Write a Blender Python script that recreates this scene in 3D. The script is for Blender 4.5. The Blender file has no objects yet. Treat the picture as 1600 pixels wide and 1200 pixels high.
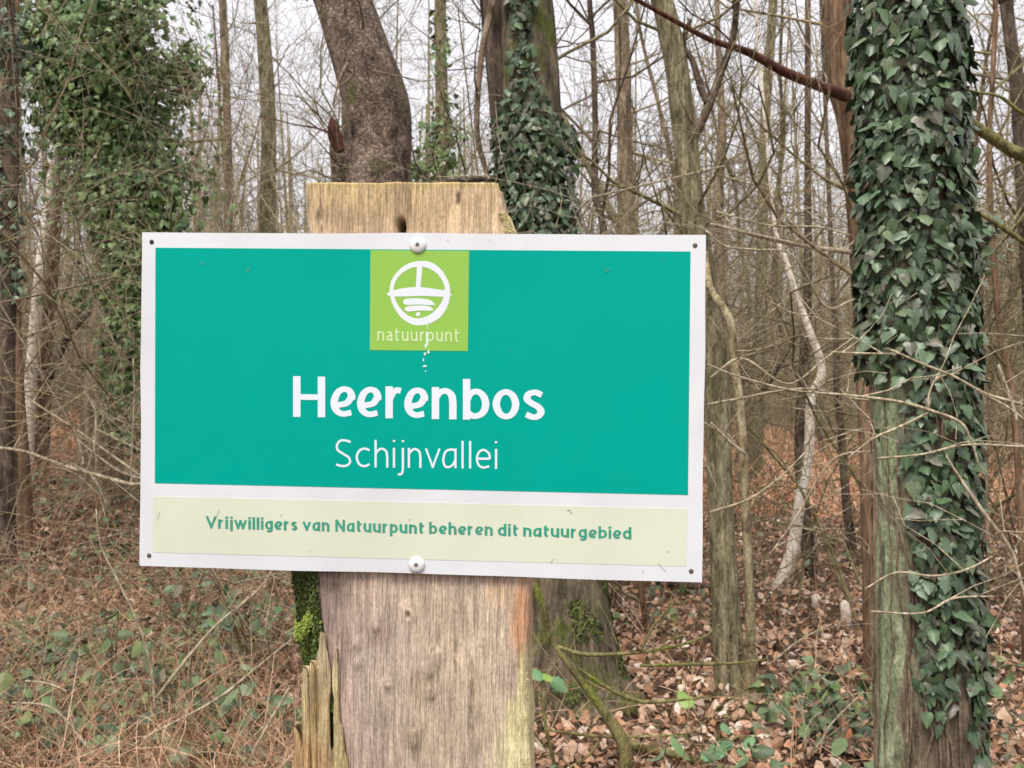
import bpy, math, random
import numpy as np
from mathutils import Matrix, Vector
rng = np.random.default_rng(7); random.seed(7)
SC = bpy.context.scene
# ------------------------------------------------------------------ camera
FPX = 1700.0; PITCH = math.atan(10/1700); CAMZ = 1.5
cam = bpy.data.cameras.new('camera'); camo = bpy.data.objects.new('camera', cam)
SC.collection.objects.link(camo); SC.camera = camo
camo.location = (0, 0, CAMZ); camo.rotation_euler = (math.pi/2+PITCH, 0, 0)
cam.sensor_width = 36; cam.lens = 36*FPX/1600; cam.clip_start = .05; cam.clip_end = 600
cam.dof.use_dof = True; cam.dof.focus_distance = 1.16; cam.dof.aperture_fstop = 22
# ------------------------------------------------------------------ light
SUN_EL, SUN_AZ = math.radians(58), math.radians(205)     # bright overcast, light from behind the camera
W = bpy.data.worlds.new('World'); SC.world = W; W.use_nodes = True
nt = W.node_tree; nt.nodes.clear()
def N(nt, t, **k):
    n = nt.nodes.new(t)
    for a, b in k.items(): setattr(n, a, b)
    return n
sky = N(nt, 'ShaderNodeTexSky', sky_type='NISHITA', sun_disc=False, sun_elevation=SUN_EL, sun_rotation=SUN_AZ, dust_density=3.0)
hs = N(nt, 'ShaderNodeHueSaturation'); hs.inputs['Saturation'].default_value = .35
nt.links.new(sky.outputs[0], hs.inputs['Color'])
tc = N(nt, 'ShaderNodeTexCoord'); sx = N(nt, 'ShaderNodeSeparateXYZ'); nt.links.new(tc.outputs['Generated'], sx.inputs[0])
mr = N(nt, 'ShaderNodeMapRange'); nt.links.new(sx.outputs['Z'], mr.inputs[0])
mr.inputs[1].default_value = 0; mr.inputs[2].default_value = 1; mr.inputs[3].default_value = 5.6; mr.inputs[4].default_value = 10.5
cc = N(nt, 'ShaderNodeVectorMath', operation='SCALE'); cc.inputs[0].default_value = (1.0, .975, 1.03)
nt.links.new(mr.outputs[0], cc.inputs['Scale'])
mx = N(nt, 'ShaderNodeMixRGB'); mx.inputs[0].default_value = .85
nt.links.new(hs.outputs[0], mx.inputs[1]); nt.links.new(cc.outputs[0], mx.inputs[2])
bg = N(nt, 'ShaderNodeBackground'); bg.inputs[1].default_value = .12
nt.links.new(mx.outputs[0], bg.inputs[0]); wo = N(nt, 'ShaderNodeOutputWorld'); nt.links.new(bg.outputs[0], wo.inputs[0])
sl = bpy.data.lights.new('sun', 'SUN'); sl.energy = 2.5; sl.angle = math.radians(24); sl.color = (1, .94, .84)
so = bpy.data.objects.new('sun', sl); SC.collection.objects.link(so)
d = Vector((math.sin(SUN_AZ)*math.cos(SUN_EL), math.cos(SUN_AZ)*math.cos(SUN_EL), math.sin(SUN_EL)))
so.rotation_euler = d.to_track_quat('Z', 'Y').to_euler()
SC.view_settings.view_transform = 'Standard'; SC.view_settings.look = 'None'
SC.view_settings.exposure = .48; SC.view_settings.gamma = 1
SC.render.engine = 'CYCLES'

# ------------------------------------------------------------------ helpers
def ray(px, py):
    px = np.asarray(px, float); py = np.asarray(py, float)
    x = (px-800)/FPX; z = -(py-600)/FPX; c, s = math.cos(PITCH), math.sin(PITCH)
    return np.stack([x, c-z*s+0*x, s+z*c+0*x], -1)
def at(px, py, Y):                       # world point on a pixel's sight line at the real depth Y
    r = ray(px, py); return r*(np.asarray(Y, float)/r[..., 1])[..., None]+np.array([0, 0, CAMZ])
def sstep(a, b, x): t = np.clip((x-a)/(b-a), 0, 1); return t*t*(3-2*t)
def gh(x, y):
    x = np.asarray(x, float); y = np.asarray(y, float)
    return .5*sstep(.8, 5, -x)*sstep(5, 11, y)+.035*np.sin(x*1.7+1)*np.cos(y*1.3)+.02*np.sin(x*4.1+y*3.3)+.25*np.sin(x*.13+2)*sstep(15, 50, y)
def fnoise(seed, dim=3, n=10, lo=1., hi=8.):
    r = np.random.default_rng(seed); K = r.normal(size=(n, dim)); K /= np.linalg.norm(K, axis=1)[:, None]
    f = np.exp(r.uniform(np.log(lo), np.log(hi), n)); ph = r.uniform(0, 6.28, n); am = (lo/f)**.5
    def g(P): return (np.sin(P@(K*f[:, None]).T+ph)*am).sum(-1)/am.sum()*2
    return g
class MB:
    def __init__(s): s.v = []; s.f = []; s.n = 0; s.l = []; s.r = []; s.c = []
    def add(s, v, faces, luv=None, rnd=None, col=None):
        v = np.asarray(v, float); s.v.append(v)
        for f in (faces if isinstance(faces, list) else [faces]): s.f.append(np.asarray(f, int)+s.n)
        s.n += len(v)
        s.l.append(luv if luv is not None else np.zeros((len(v), 3)))
        s.r.append(np.full(len(v), random.random()) if rnd is None else np.broadcast_to(rnd, (len(v),)))
        s.c.append(col if col is not None else np.ones((len(v), 3)))
    def tube(s, pts, rad, n=5, cap=False, disp=None):
        pts = np.asarray(pts, float); k = len(pts); rad = np.broadcast_to(rad, (k,))
        t = np.gradient(pts, axis=0); t /= np.linalg.norm(t, axis=1)[:, None]+1e-9
        m = np.abs(t.mean(0)); ref = np.zeros(3); ref[np.argmin(m)] = 1
        u = np.cross(t, ref); u /= np.linalg.norm(u, axis=1)[:, None]+1e-9; w = np.cross(t, u)
        a = np.arange(n)*2*math.pi/n; ca, sa = np.cos(a), np.sin(a)
        dirs = u[:, None]*ca[None, :, None]+w[:, None]*sa[None, :, None]
        R = rad[:, None]*np.ones(n)
        if disp is not None: R = R*disp(pts[:, None]+dirs*rad[:, None, None])
        v = (pts[:, None]+dirs*R[..., None]).reshape(-1, 3)
        i = np.arange(k-1)[:, None]*n; j = np.arange(n)[None]; j2 = (j+1) % n
        q = np.stack([i+j, i+j2, i+n+j2, i+n+j], -1).reshape(-1, 4)
        fs = [q]
        if cap: fs += [np.arange(n)[None, ::-1], np.arange(n)[None]+(k-1)*n]
        s.add(v, fs)
    def inst(s, tv, tf, M, pos, rnd, luv=None, col=None):     # many transformed copies of a small template
        n, m = len(pos), len(tv)
        v = np.einsum('nij,mj->nmi', M, tv)+pos[:, None]
        fs = [(np.asarray(f)[None]+(np.arange(n)*m)[:, None, None]).reshape(-1, np.asarray(f).shape[1]) for f in tf]
        s.add(v.reshape(-1, 3), fs, luv=None if luv is None else np.tile(luv, (n, 1)), rnd=np.repeat(rnd, m))
    def mesh(s, name, origin=(0, 0, 0), smooth=True, attrs=True):
        me = bpy.data.meshes.new(name); V = np.concatenate(s.v)-np.asarray(origin)
        me.vertices.add(len(V)); me.vertices.foreach_set('co', V.astype(np.float32).ravel())
        tot = np.concatenate([np.full(len(f), f.shape[1]) for f in s.f]); idx = np.concatenate([f.ravel() for f in s.f])
        me.loops.add(len(idx)); me.loops.foreach_set('vertex_index', idx.astype(np.int32))
        me.polygons.add(len(tot)); st = np.concatenate([[0], np.cumsum(tot)[:-1]])
        me.polygons.foreach_set('loop_start', st.astype(np.int32))
        me.polygons.foreach_set('use_smooth', np.full(len(tot), smooth))
        if attrs:
            a = me.attributes.new('rnd', 'FLOAT', 'POINT'); a.data.foreach_set('value', np.concatenate(s.r).astype(np.float32))
            a = me.attributes.new('luv', 'FLOAT_VECTOR', 'POINT'); a.data.foreach_set('vector', np.concatenate(s.l).astype(np.float32).ravel())
            if any(c.max() != 1 or c.min() != 1 for c in s.c):
                a = me.attributes.new('col', 'FLOAT_VECTOR', 'POINT'); a.data.foreach_set('vector', np.concatenate(s.c).astype(np.float32).ravel())
        me.update(calc_edges=True); return me
COL = SC.collection
def tag(o, label, cat, group=None, kind=None):
    if label: o['label'] = label
    if cat: o['category'] = cat
    if group: o['group'] = group
    if kind: o['kind'] = kind
def empty(name, loc, label, cat, group=None):
    o = bpy.data.objects.new(name, None); COL.objects.link(o); o.location = loc; o.empty_display_size = .1
    tag(o, label, cat, group); return o
def mobj(name, me, mat, parent=None, loc=(0, 0, 0), kind=None, label=None):
    o = bpy.data.objects.new(name, me); COL.objects.link(o)
    if mat and not me.materials: me.materials.append(mat)
    o.location = loc
    if parent: o.parent = parent
    if kind: o['kind'] = kind
    if label: o['label'] = label
    return o
# ------------------------------------------------------------------ materials
def newmat(name, rough=.8, spec=.3):
    m = bpy.data.materials.new(name); m.use_nodes = True; t = m.node_tree; p = t.nodes['Principled BSDF']
    p.inputs['Roughness'].default_value = rough; p.inputs['Specular IOR Level'].default_value = spec
    return m, t, p
def noise(t, vec, scale, detail=4, rough=.55, mapscale=None):
    if mapscale:
        mp = N(t, 'ShaderNodeMapping'); mp.inputs['Scale'].default_value = mapscale; t.links.new(vec, mp.inputs[0]); vec = mp.outputs[0]
    n = N(t, 'ShaderNodeTexNoise'); n.inputs['Scale'].default_value = scale; n.inputs['Detail'].default_value = detail
    n.inputs['Roughness'].default_value = rough; t.links.new(vec, n.inputs['Vector']); return n.outputs['Fac']
def ramp(t, fac, stops):
    r = N(t, 'ShaderNodeValToRGB'); e = r.color_ramp.elements
    while len(e) < len(stops): e.new(.5)
    for k, (p, c) in enumerate(stops):
        e[k].position = p; e[k].color = (c if isinstance(c, (tuple, list)) else (c, c, c))[:3]+(1,) if not isinstance(c, (int, float)) else (c, c, c, 1)
    t.links.new(fac, r.inputs[0]); return r.outputs[0]
def mix(t, fac, a, b, mode='MIX'):
    m = N(t, 'ShaderNodeMixRGB', blend_type=mode)
    for s, x in zip(m.inputs, (fac, a, b)):
        if hasattr(x, 'links'): t.links.new(x, s)
        elif isinstance(x, (int, float)): s.default_value = x if s.type == 'VALUE' else (x, x, x, 1)
        else: s.default_value = tuple(x)+(1,)
    return m.outputs[0]
def bump(t, p, h, dist, strength=1.):
    b = N(t, 'ShaderNodeBump'); b.inputs['Distance'].default_value = dist; b.inputs['Strength'].default_value = strength
    t.links.new(h, b.inputs['Height']); t.links.new(b.outputs[0], p.inputs['Normal'])
def attr(t, n, out='Fac'):
    a = N(t, 'ShaderNodeAttribute', attribute_name=n); return a.outputs[out]
def flat(name, c, rough=.5, spec=.4, var=0.):
    m, t, p = newmat(name, rough, spec)
    if var:
        o = N(t, 'ShaderNodeTexCoord').outputs['Object']
        c2 = tuple(x*(1-var) for x in c); t.links.new(ramp(t, noise(t, o, 14, 5), [(.3, c2), (.7, c)]), p.inputs['Base Color'])
    else: p.inputs['Base Color'].default_value = tuple(c)+(1,)
    return m
def bark(name, c1, c2, c3, moss=None, mossamt=.5, sc=14, stretch=.22, depth=.012, plates=False):
    m, t, p = newmat(name, .9, .15); o = N(t, 'ShaderNodeTexCoord').outputs['Object']
    n1 = noise(t, o, sc, 6, .62, (1, 1, stretch)); n2 = noise(t, o, 3, 4)
    n3 = noise(t, o, sc*4, 4, .6, (1, 1, stretch*1.5))
    base = ramp(t, n1, [(.32, c1), (.5, c2), (.68, c3)])
    base = mix(t, .8, base, ramp(t, n3, [(.3, .4), (.7, 1.5)]), 'MULTIPLY')
    base = mix(t, .5, base, ramp(t, n2, [(.3, .62), (.7, 1.25)]), 'MULTIPLY')
    h = n1
    ck = ramp(t, noise(t, o, sc*1.6, 5, .6, (1, 1, stretch*.6)), [(.36, .25), (.46, 1.)])
    base = mix(t, .6, base, ck, 'MULTIPLY'); h = mix(t, .5, n1, ck)
    if plates:
        mp = N(t, 'ShaderNodeMapping'); mp.inputs['Scale'].default_value = (1, 1, .75); 
        ds = N(t, 'ShaderNodeVectorMath', operation='ADD'); nc = N(t, 'ShaderNodeTexNoise'); nc.inputs['Scale'].default_value = 16; nc.inputs['Detail'].default_value = 5; t.links.new(o, nc.inputs['Vector'])
        sc2 = N(t, 'ShaderNodeVectorMath', operation='SCALE'); sc2.inputs['Scale'].default_value = .4; t.links.new(nc.outputs['Color'], sc2.inputs[0])
        t.links.new(o, ds.inputs[0]); t.links.new(sc2.outputs[0], ds.inputs[1]); t.links.new(ds.outputs[0], mp.inputs[0])
        v = N(t, 'ShaderNodeTexVoronoi', feature='DISTANCE_TO_EDGE'); v.inputs['Scale'].default_value = 20; t.links.new(mp.outputs[0], v.inputs['Vector'])
        pl = ramp(t, v.outputs['Distance'], [(0, 0.), (.12, .8), (.5, 1.)])
        base = mix(t, .75, base, ramp(t, v.outputs['Distance'], [(0, .35), (.12, 1.), (.5, 1.25)]), 'MULTIPLY')
        h = mix(t, .45, pl, n1)
    if moss:
        mn = noise(t, o, 5, 6, .7); mf = ramp(t, mn, [(.62-.3*mossamt, 0.), (.72-.3*mossamt, 1.)])
        base = mix(t, mix(t, 1, mf, .85, 'MULTIPLY'), base, mix(t, 1, moss, ramp(t, n3, [(.3, .5), (.7, 1.4)]), 'MULTIPLY'))
    t.links.new(base, p.inputs['Base Color']); bump(t, p, mix(t, .35, h, n3), depth)
    return m
M = {}
M['bark_brown'] = bark('bark_brown', (.09, .066, .052), (.23, .17, .13), (.38, .30, .24), (.15, .16, .06), .2, 13, .55, .014, True)
M['bark_c'] = bark('bark_tan', (.10, .075, .05), (.23, .175, .12), (.36, .29, .20), (.13, .14, .05), .05, 16, .2, .012)
M['bark_dark'] = bark('bark_dark', (.04, .03, .022), (.105, .078, .058), (.19, .145, .11), None, 0, 16, .25, .01)
M['bark_olive'] = bark('bark_olive', (.085, .075, .04), (.21, .185, .11), (.36, .32, .21), (.12, .15, .045), .12, 30, .25, .012)
M['bark_foot'] = bark('bark_foot', (.05, .042, .028), (.135, .11, .075), (.24, .195, .13), (.09, .11, .025), .28, 18, .25, .014)
M['bark_lichen'] = bark('bark_lichen', (.17, .20, .11), (.32, .37, .22), (.45, .49, .33), (.20, .16, .11), .25, 26, .45, .012)
def lichen_side():
    m = M['bark_lichen']; t = m.node_tree; p = t.nodes['Principled BSDF']; src = p.inputs['Base Color'].links[0].from_socket
    o = N(t, 'ShaderNodeTexCoord').outputs['Object']; sx_ = N(t, 'ShaderNodeSeparateXYZ'); t.links.new(o, sx_.inputs[0])
    ad = N(t, 'ShaderNodeMath', operation='MULTIPLY_ADD'); t.links.new(noise(t, o, 14, 5, .7, (1, 1, .4)), ad.inputs[0]); ad.inputs[1].default_value = .14; t.links.new(sx_.outputs['X'], ad.inputs[2])
    f = ramp(t, ad.outputs[0], [(0., 0.), (1., 1.)]); mr_ = N(t, 'ShaderNodeMapRange'); t.links.new(ad.outputs[0], mr_.inputs[0]); mr_.inputs[1].default_value = -.05; mr_.inputs[2].default_value = -.015
    g = ramp(t, noise(t, o, 40, 6, .65, (1, 1, .2)), [(.3, (.05, .036, .026)), (.5, (.16, .12, .085)), (.7, (.29, .235, .165))])
    t.links.new(mix(t, mr_.outputs[0], src, g), p.inputs['Base Color'])
lichen_side()
M['bark_red'] = bark('bark_red', (.08, .048, .03), (.19, .12, .075), (.33, .22, .14), None, 0, 18, .12, .009)
M['broken_wood'] = bark('broken_wood', (.045, .02, .014), (.10, .045, .03), (.17, .085, .055), None, 0, 20, .25, .008)
M['twig'] = bark('twig_tan', (.13, .105, .06), (.32, .265, .155), (.48, .41, .27), None, 0, 30, .5, .002)
M['twig_pale'] = bark('twig_pale', (.20, .16, .10), (.40, .335, .23), (.60, .53, .41), None, 0, 40, .5, .002)
M['twig_brown'] = bark('twig_brown', (.08, .06, .04), (.19, .145, .10), (.31, .245, .175), None, 0, 30, .5, .002)
M['twig_olive'] = bark('twig_olive', (.10, .09, .045), (.22, .195, .10), (.34, .305, .18), None, 0, 30, .5, .002)
M['moss_branch'] = bark('moss_branch', (.10, .085, .04), (.19, .17, .07), (.28, .26, .12), (.16, .19, .035), .35, 25, .6, .01)
def birch():
    m, t, p = newmat('birch_bark', .75, .2); o = N(t, 'ShaderNodeTexCoord').outputs['Object']
    n = noise(t, o, 26, 5, .6, (.45, .45, 2.4)); n2 = noise(t, o, 7, 4)
    c = ramp(t, n2, [(.35, (.66, .56, .45)), (.6, (.86, .79, .69))])
    c = mix(t, ramp(t, n, [(.61, 0.), (.65, 1.)]), c, (.04, .03, .025)); t.links.new(c, p.inputs['Base Color']); bump(t, p, n, .004); return m
M['birch'] = birch()
def leafmat(name, pal, vein=None, rough=.45, spec=.45, trans=0.):
    m, t, p = newmat(name, rough, spec); r = attr(t, 'rnd')
    c = ramp(t, r, [(k/(len(pal)-1), x) for k, x in enumerate(pal)])
    o = N(t, 'ShaderNodeTexCoord').outputs['Object']
    c = mix(t, .6, c, ramp(t, noise(t, o, 60, 3), [(.3, .65), (.7, 1.3)]), 'MULTIPLY')
    if vein:
        a = N(t, 'ShaderNodeAttribute', attribute_name='luv'); s = N(t, 'ShaderNodeSeparateXYZ'); t.links.new(a.outputs['Vector'], s.inputs[0])
        ab = N(t, 'ShaderNodeMath', operation='ABSOLUTE'); t.links.new(s.outputs['X'], ab.inputs[0])
        # side veins fan out from the leaf stalk
        at2 = N(t, 'ShaderNodeMath', operation='ARCTAN2'); t.links.new(ab.outputs[0], at2.inputs[0]); 
        ng = N(t, 'ShaderNodeMath', operation='MULTIPLY'); ng.inputs[1].default_value = -1; t.links.new(s.outputs['Y'], ng.inputs[0]); t.links.new(ng.outputs[0], at2.inputs[1])
        wv = N(t, 'ShaderNodeMath', operation='PINGPONG'); wv.inputs[1].default_value = .36; t.links.new(at2.outputs[0], wv.inputs[0])
        c = mix(t, ramp(t, wv.outputs[0], [(.0, .6), (.055, 0.)]), c, vein)
    t.links.new(c, p.inputs['Base Color'])
    return m
M['ivy'] = leafmat('ivy_leaf', [(.03, .055, .028), (.06, .10, .05), (.07, .125, .05), (.10, .155, .085), (.08, .125, .07), (.045, .075, .04), (.12, .105, .08), (.13, .19, .09)], (.19, .27, .15), .4, .5)
M['ivy_fresh'] = leafmat('ivy_leaf_fresh', [(.045, .085, .025), (.11, .19, .055), (.07, .14, .04), (.16, .25, .08), (.21, .29, .11), (.10, .18, .065)], None, .4, .5)
M['bramble'] = leafmat('bramble_leaf', [(.035, .06, .03), (.07, .125, .06), (.11, .17, .06), (.15, .21, .12), (.13, .10, .06), (.055, .10, .045), (.18, .22, .07)], None, .5, .4)
M['litter'] = leafmat('leaf_litter', [(.09, .05, .035), (.30, .17, .10), (.46, .25, .15), (.42, .28, .19), (.62, .46, .35), (.42, .18, .09), (.72, .62, .52), (.16, .10, .065), (.38, .24, .16), (.52, .35, .25), (.10, .06, .04)], None, .75, .25)
M['bracken'] = leafmat('dead_bracken', [(.40, .19, .10), (.64, .32, .18), (.74, .42, .26), (.56, .36, .23), (.74, .52, .36)], None, .8, .2)
M['straw'] = leafmat('dry_straw', [(.11, .06, .04), (.38, .21, .13), (.50, .30, .19), (.60, .44, .31), (.25, .13, .08), (.40, .30, .17), (.47, .27, .17)], None, .8, .2)
M['moss'] = leafmat('moss_green', [(.03, .045, .01), (.075, .10, .02), (.055, .08, .02), (.12, .155, .045), (.12, .15, .085)], None, .9, .1)
M['lichen'] = leafmat('lichen_yellow', [(.17, .24, .04), (.26, .33, .06), (.22, .28, .08)], None, .9, .1)
M['crust'] = leafmat('lichen_crust', [(.42, .36, .14), (.50, .44, .20), (.48, .43, .27)], None, .9, .1)
def ground_mat():
    m, t, p = newmat('forest_soil', .95, .1); o = N(t, 'ShaderNodeTexCoord').outputs['Object']
    c = ramp(t, noise(t, o, 9, 8, .7), [(.35, (.04, .026, .017)), (.52, (.14, .09, .058)), (.7, (.33, .22, .15))])
    c = mix(t, ramp(t, noise(t, o, .6, 4), [(.5, 0.), (.7, .6)]), c, (.12, .12, .06))
    t.links.new(c, p.inputs['Base Color']); bump(t, p, noise(t, o, 14, 8, .7), .05); return m
M['ground'] = ground_mat()
def print_mat(name, c, rough=.42, dirt=.06, dc=(.35, .36, .3)):
    m, t, p = newmat(name, rough, .06); o = N(t, 'ShaderNodeTexCoord').outputs['Object']
    f = ramp(t, noise(t, o, 9, 6, .65), [(.42, 0.), (.8, dirt*3)]); f2 = ramp(t, noise(t, o, 160, 3, .6), [(.62, 0.), (.78, dirt*2)])
    k = mix(t, ramp(t, noise(t, o, 2.2, 3, .5), [(.35, 0.), (.65, .55)]), c, tuple(x*.9 for x in c)); k = mix(t, f, k, dc); k = mix(t, f2, k, dc); t.links.new(k, p.inputs['Base Color'])
    t.links.new(ramp(t, noise(t, o, 30, 5), [(.3, rough-.08), (.7, rough+.12)]), p.inputs['Roughness'])
    return m
M['white'] = print_mat('sign_white', (.72, .74, .775), .45, .12, (.45, .44, .46))
M['teal'] = print_mat('sign_teal', (.0, .36, .285), .4, .05, (.0, .29, .23))
M['lime'] = print_mat('sign_lime', (.29, .53, .095), .45, .05, (.30, .50, .16))
M['cream'] = print_mat('sign_cream', (.67, .71, .58), .45, .12, (.50, .52, .41))
M['ink_white'] = print_mat('ink_white', (.74, .79, .87), .35, .02)
M['ink_green'] = print_mat('ink_green', (.045, .32, .21), .4, .08, (.25, .45, .35))
M['ink_lime'] = print_mat('ink_lime', (.62, .76, .43), .4, .05)
M['screw'] = flat('screw_cap', (.74, .73, .72), .3, .5); M['recess'] = flat('screw_recess', (.12, .11, .10), .5)
M['nail_black'] = flat('nail_black', (.02, .02, .025), .5); M['nail_brown'] = flat('nail_brown', (.16, .12, .10), .5, .4, .5)
M['speck'] = flat('dirt_speck', (.16, .20, .16), .7); M['splat'] = flat('dropping_white', (.62, .80, .74), .7)
M['speck_teal'] = flat('dent_teal', (.0, .30, .22), .25, .6)
def wood_mat(name):
    m, t, p = newmat(name, .85, .2); o = N(t, 'ShaderNodeTexCoord').outputs['Object']
    c = mix(t, 1, attr(t, 'col', 'Vector'), (1.38, 1.36, 1.34), 'MULTIPLY')
    g1 = noise(t, o, 560, 4, .65, (1, 1, .045)); g2 = noise(t, o, 130, 6, .65, (1, 1, .07)); g3 = noise(t, o, 700, 3, .6, (1, 1, .3))
    c = mix(t, .85, c, ramp(t, g1, [(.30, .38), (.5, .98), (.70, 1.42)]), 'MULTIPLY')
    c = mix(t, .8, c, ramp(t, g2, [(.3, .62), (.5, 1.), (.7, 1.22)]), 'MULTIPLY')
    c = mix(t, .7, c, ramp(t, g3, [(.3, .6), (.7, 1.35)]), 'MULTIPLY')
    c = mix(t, .6, c, ramp(t, noise(t, o, 38, 6, .7), [(.3, .7), (.7, 1.25)]), 'MULTIPLY')
    cr = ramp(t, noise(t, o, 60, 4, .5, (1, 1, .03)), [(.30, .25), (.345, 1.)])
    c = mix(t, .8, c, cr, 'MULTIPLY')
    t.links.new(c, p.inputs['Base Color']); bump(t, p, mix(t, .4, g1, mix(t, .5, g2, cr)), .0036, 1.); return m
M['wood'] = wood_mat('weathered_wood')

# ------------------------------------------------------------------ ground
def ground():
    xs = np.sinh(np.linspace(-5.2, 5.2, 150)); xs = xs/np.abs(xs).max()*220
    ys = np.concatenate([-np.geomspace(40, .5, 12), np.linspace(-.2, 14, 110), np.geomspace(14.3, 240, 60)])
    X, Y = np.meshgrid(xs, ys); Z = gh(X, Y)+.018*np.sin(X*9+Y*4)*np.cos(Y*11)
    n = len(xs); i = np.arange(len(ys)-1)[:, None]*n; j = np.arange(n-1)[None]
    mb = MB(); mb.add(np.stack([X, Y, Z], -1).reshape(-1, 3), np.stack([i+j, i+j+1, i+n+j+1, i+n+j], -1).reshape(-1, 4))
    o = mobj('ground', mb.mesh('ground', attrs=False), M['ground'], kind='structure')
ground()

# ------------------------------------------------------------------ sign frame
cor = [(222, 363), (1103, 367), (1097, 910), (218, 884)]
R4 = [ray(*c) for c in cor]
dd = np.linalg.solve(np.stack([-R4[1], R4[2], -R4[3]], 1), -R4[0]); dd = np.r_[1, dd]
P4 = np.array([dd[i]*R4[i] for i in range(4)]); P4 *= 1.16/P4[:, 1].mean(); P4 += np.array([0, 0, CAMZ])
CEN = P4.mean(0); EX = P4[1]-P4[0]+P4[2]-P4[3]; EX /= np.linalg.norm(EX)
EZ = P4[0]-P4[3]+P4[1]-P4[2]; EZ -= EX*np.dot(EX, EZ); EZ /= np.linalg.norm(EZ); EY = np.cross(EZ, EX)
FR = Matrix([[EX[i], EY[i], EZ[i], CEN[i]] for i in range(3)]+[[0, 0, 0, 1]])
def S(px, py, off=0.):                   # pixel -> (x, z) in the sign's own plane, pushed back by off
    r = ray(px, py); o = np.array([0, 0, CAMZ]); c = CEN+EY*off
    t = np.dot(c-o, EY)/(r@EY); p = o+r*t[..., None]-CEN
    return np.stack([p@EX, p@EZ], -1)
sign = empty('nature_reserve_sign', (0, 0, 0), 'white-edged teal sign plate reading Heerenbos Schijnvallei screwed to the weathered wooden post', 'sign')
sign.matrix_world = FR
def slab(name, px_pts, mat, y0, y1, bevel=0, parent=sign, base=None):
    p = S(*np.array(px_pts, float).T); n = len(p); mb = MB()
    v = [(a, y1, b) for a, b in p]+[(a, y0, b) for a, b in p]
    sd = np.array([[i, (i+1) % n, n+(i+1) % n, n+i] for i in range(n)])
    mb.add(v, [np.arange(n)[None], (np.arange(n)+n)[None, ::-1], sd[:, ::-1]])
    me = mb.mesh(name, smooth=False, attrs=False); return mobj(name, me, mat, parent)
# plate with softly wavy edges and rounded corners
def wav(a, b, n, amp, seed):
    t = np.linspace(0, 1, n, endpoint=False)[:, None]; p = np.array(a)*(1-t)+np.array(b)*t
    dv = np.array(b, float)-np.array(a); nn = np.array([-dv[1], dv[0]])/np.hypot(*dv)
    return p+nn*(amp*np.sin(t*9+seed)*np.sin(t*math.pi)+.4*amp*np.sin(t*23+seed*2)*np.sin(t*math.pi))
plate_px = np.concatenate([wav(cor[i], cor[(i+1) % 4], 24, .9, i*1.7) for i in range(4)])
slab('plate', plate_px, M['white'], 0, .003)
slab('teal_field', [(243, 387), (1079, 393), (1075, 773.5), (242, 755)], M['teal'], -.00025, -.00002)
slab('lime_square', [(579, 391), (733, 392), (731, 548.5), (578, 547)], M['lime'], -.0005, -.00027)
slab('cream_band', [(239, 775.5), (1075, 795), (1072, 885), (239, 863)], M['cream'], -.00025, -.00002)

def crom(p, per=10, closed=False):
    p = np.asarray(p, float); n = len(p); out = []
    P = np.concatenate([p[-1:], p, p[:2]]) if closed else np.concatenate([2*p[:1]-p[1:2], p, 2*p[-1:]-p[-2:-1]])
    for i in range(n if closed else n-1):
        a, b, c, d_ = P[i:i+4]; t = np.linspace(0, 1, per, endpoint=False)[:, None]
        out.append(.5*((2*b)+(-a+c)*t+(2*a-5*b+4*c-d_)*t*t+(-a+3*b-3*c+d_)*t**3))
    out = np.concatenate(out); return out if closed else np.concatenate([out, p[-1:]])
LIFT = [0]
def ribbon(mb, pts, w, y, closed=False, e0=False, e1=False):   # pts in pixels, w full widths in pixels
    pts = np.asarray(pts, float); w = np.broadcast_to(w, (len(pts),)).astype(float)
    if e0: dv = pts[0]-pts[1]; pts = pts.copy(); pts[0] = pts[0]+dv/np.hypot(*dv)*w[0]/2
    if e1: dv = pts[-1]-pts[-2]; pts = pts.copy(); pts[-1] = pts[-1]+dv/np.hypot(*dv)*w[-1]/2
    t = (np.roll(pts, -1, 0)-np.roll(pts, 1, 0)) if closed else np.gradient(pts, axis=0)
    t /= np.hypot(*t.T)[:, None]+1e-9; nn = np.stack([-t[:, 1], t[:, 0]], -1)
    a, b = pts+nn*w[:, None]/2, pts-nn*w[:, None]/2; k = len(pts)
    LIFT[0] = (LIFT[0]+1) % 9; yy = y-.000025*LIFT[0]
    q = S(*np.concatenate([a, b]).T); v = np.stack([q[:, 0], np.full(2*k, yy), q[:, 1]], -1)
    i = np.arange(k if closed else k-1); i2 = (i+1) % k
    mb.add(v, np.stack([i, i2, k+i2, k+i], -1))
def ell(cx, cy, rx, ry, a0=0, a1=360, n=12):
    a = np.radians(np.linspace(a0, a1, n)); return [(cx+rx*math.cos(x), cy+ry*math.sin(x)) for x in a]
A, D = 10, -10
ring = [(.5, 1), (.16, .86), (0, .5), (.16, .14), (.5, 0), (.84, .14), (1, .5), (.84, .86)]
rbowl = [(0, .62), (.2, .9), (.55, 1), (.88, .82), (1, .48), (.86, .15), (.5, 0), (.2, .05), (0, .2)]
lbowl = [(1-x, y) for x, y in rbowl]
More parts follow.
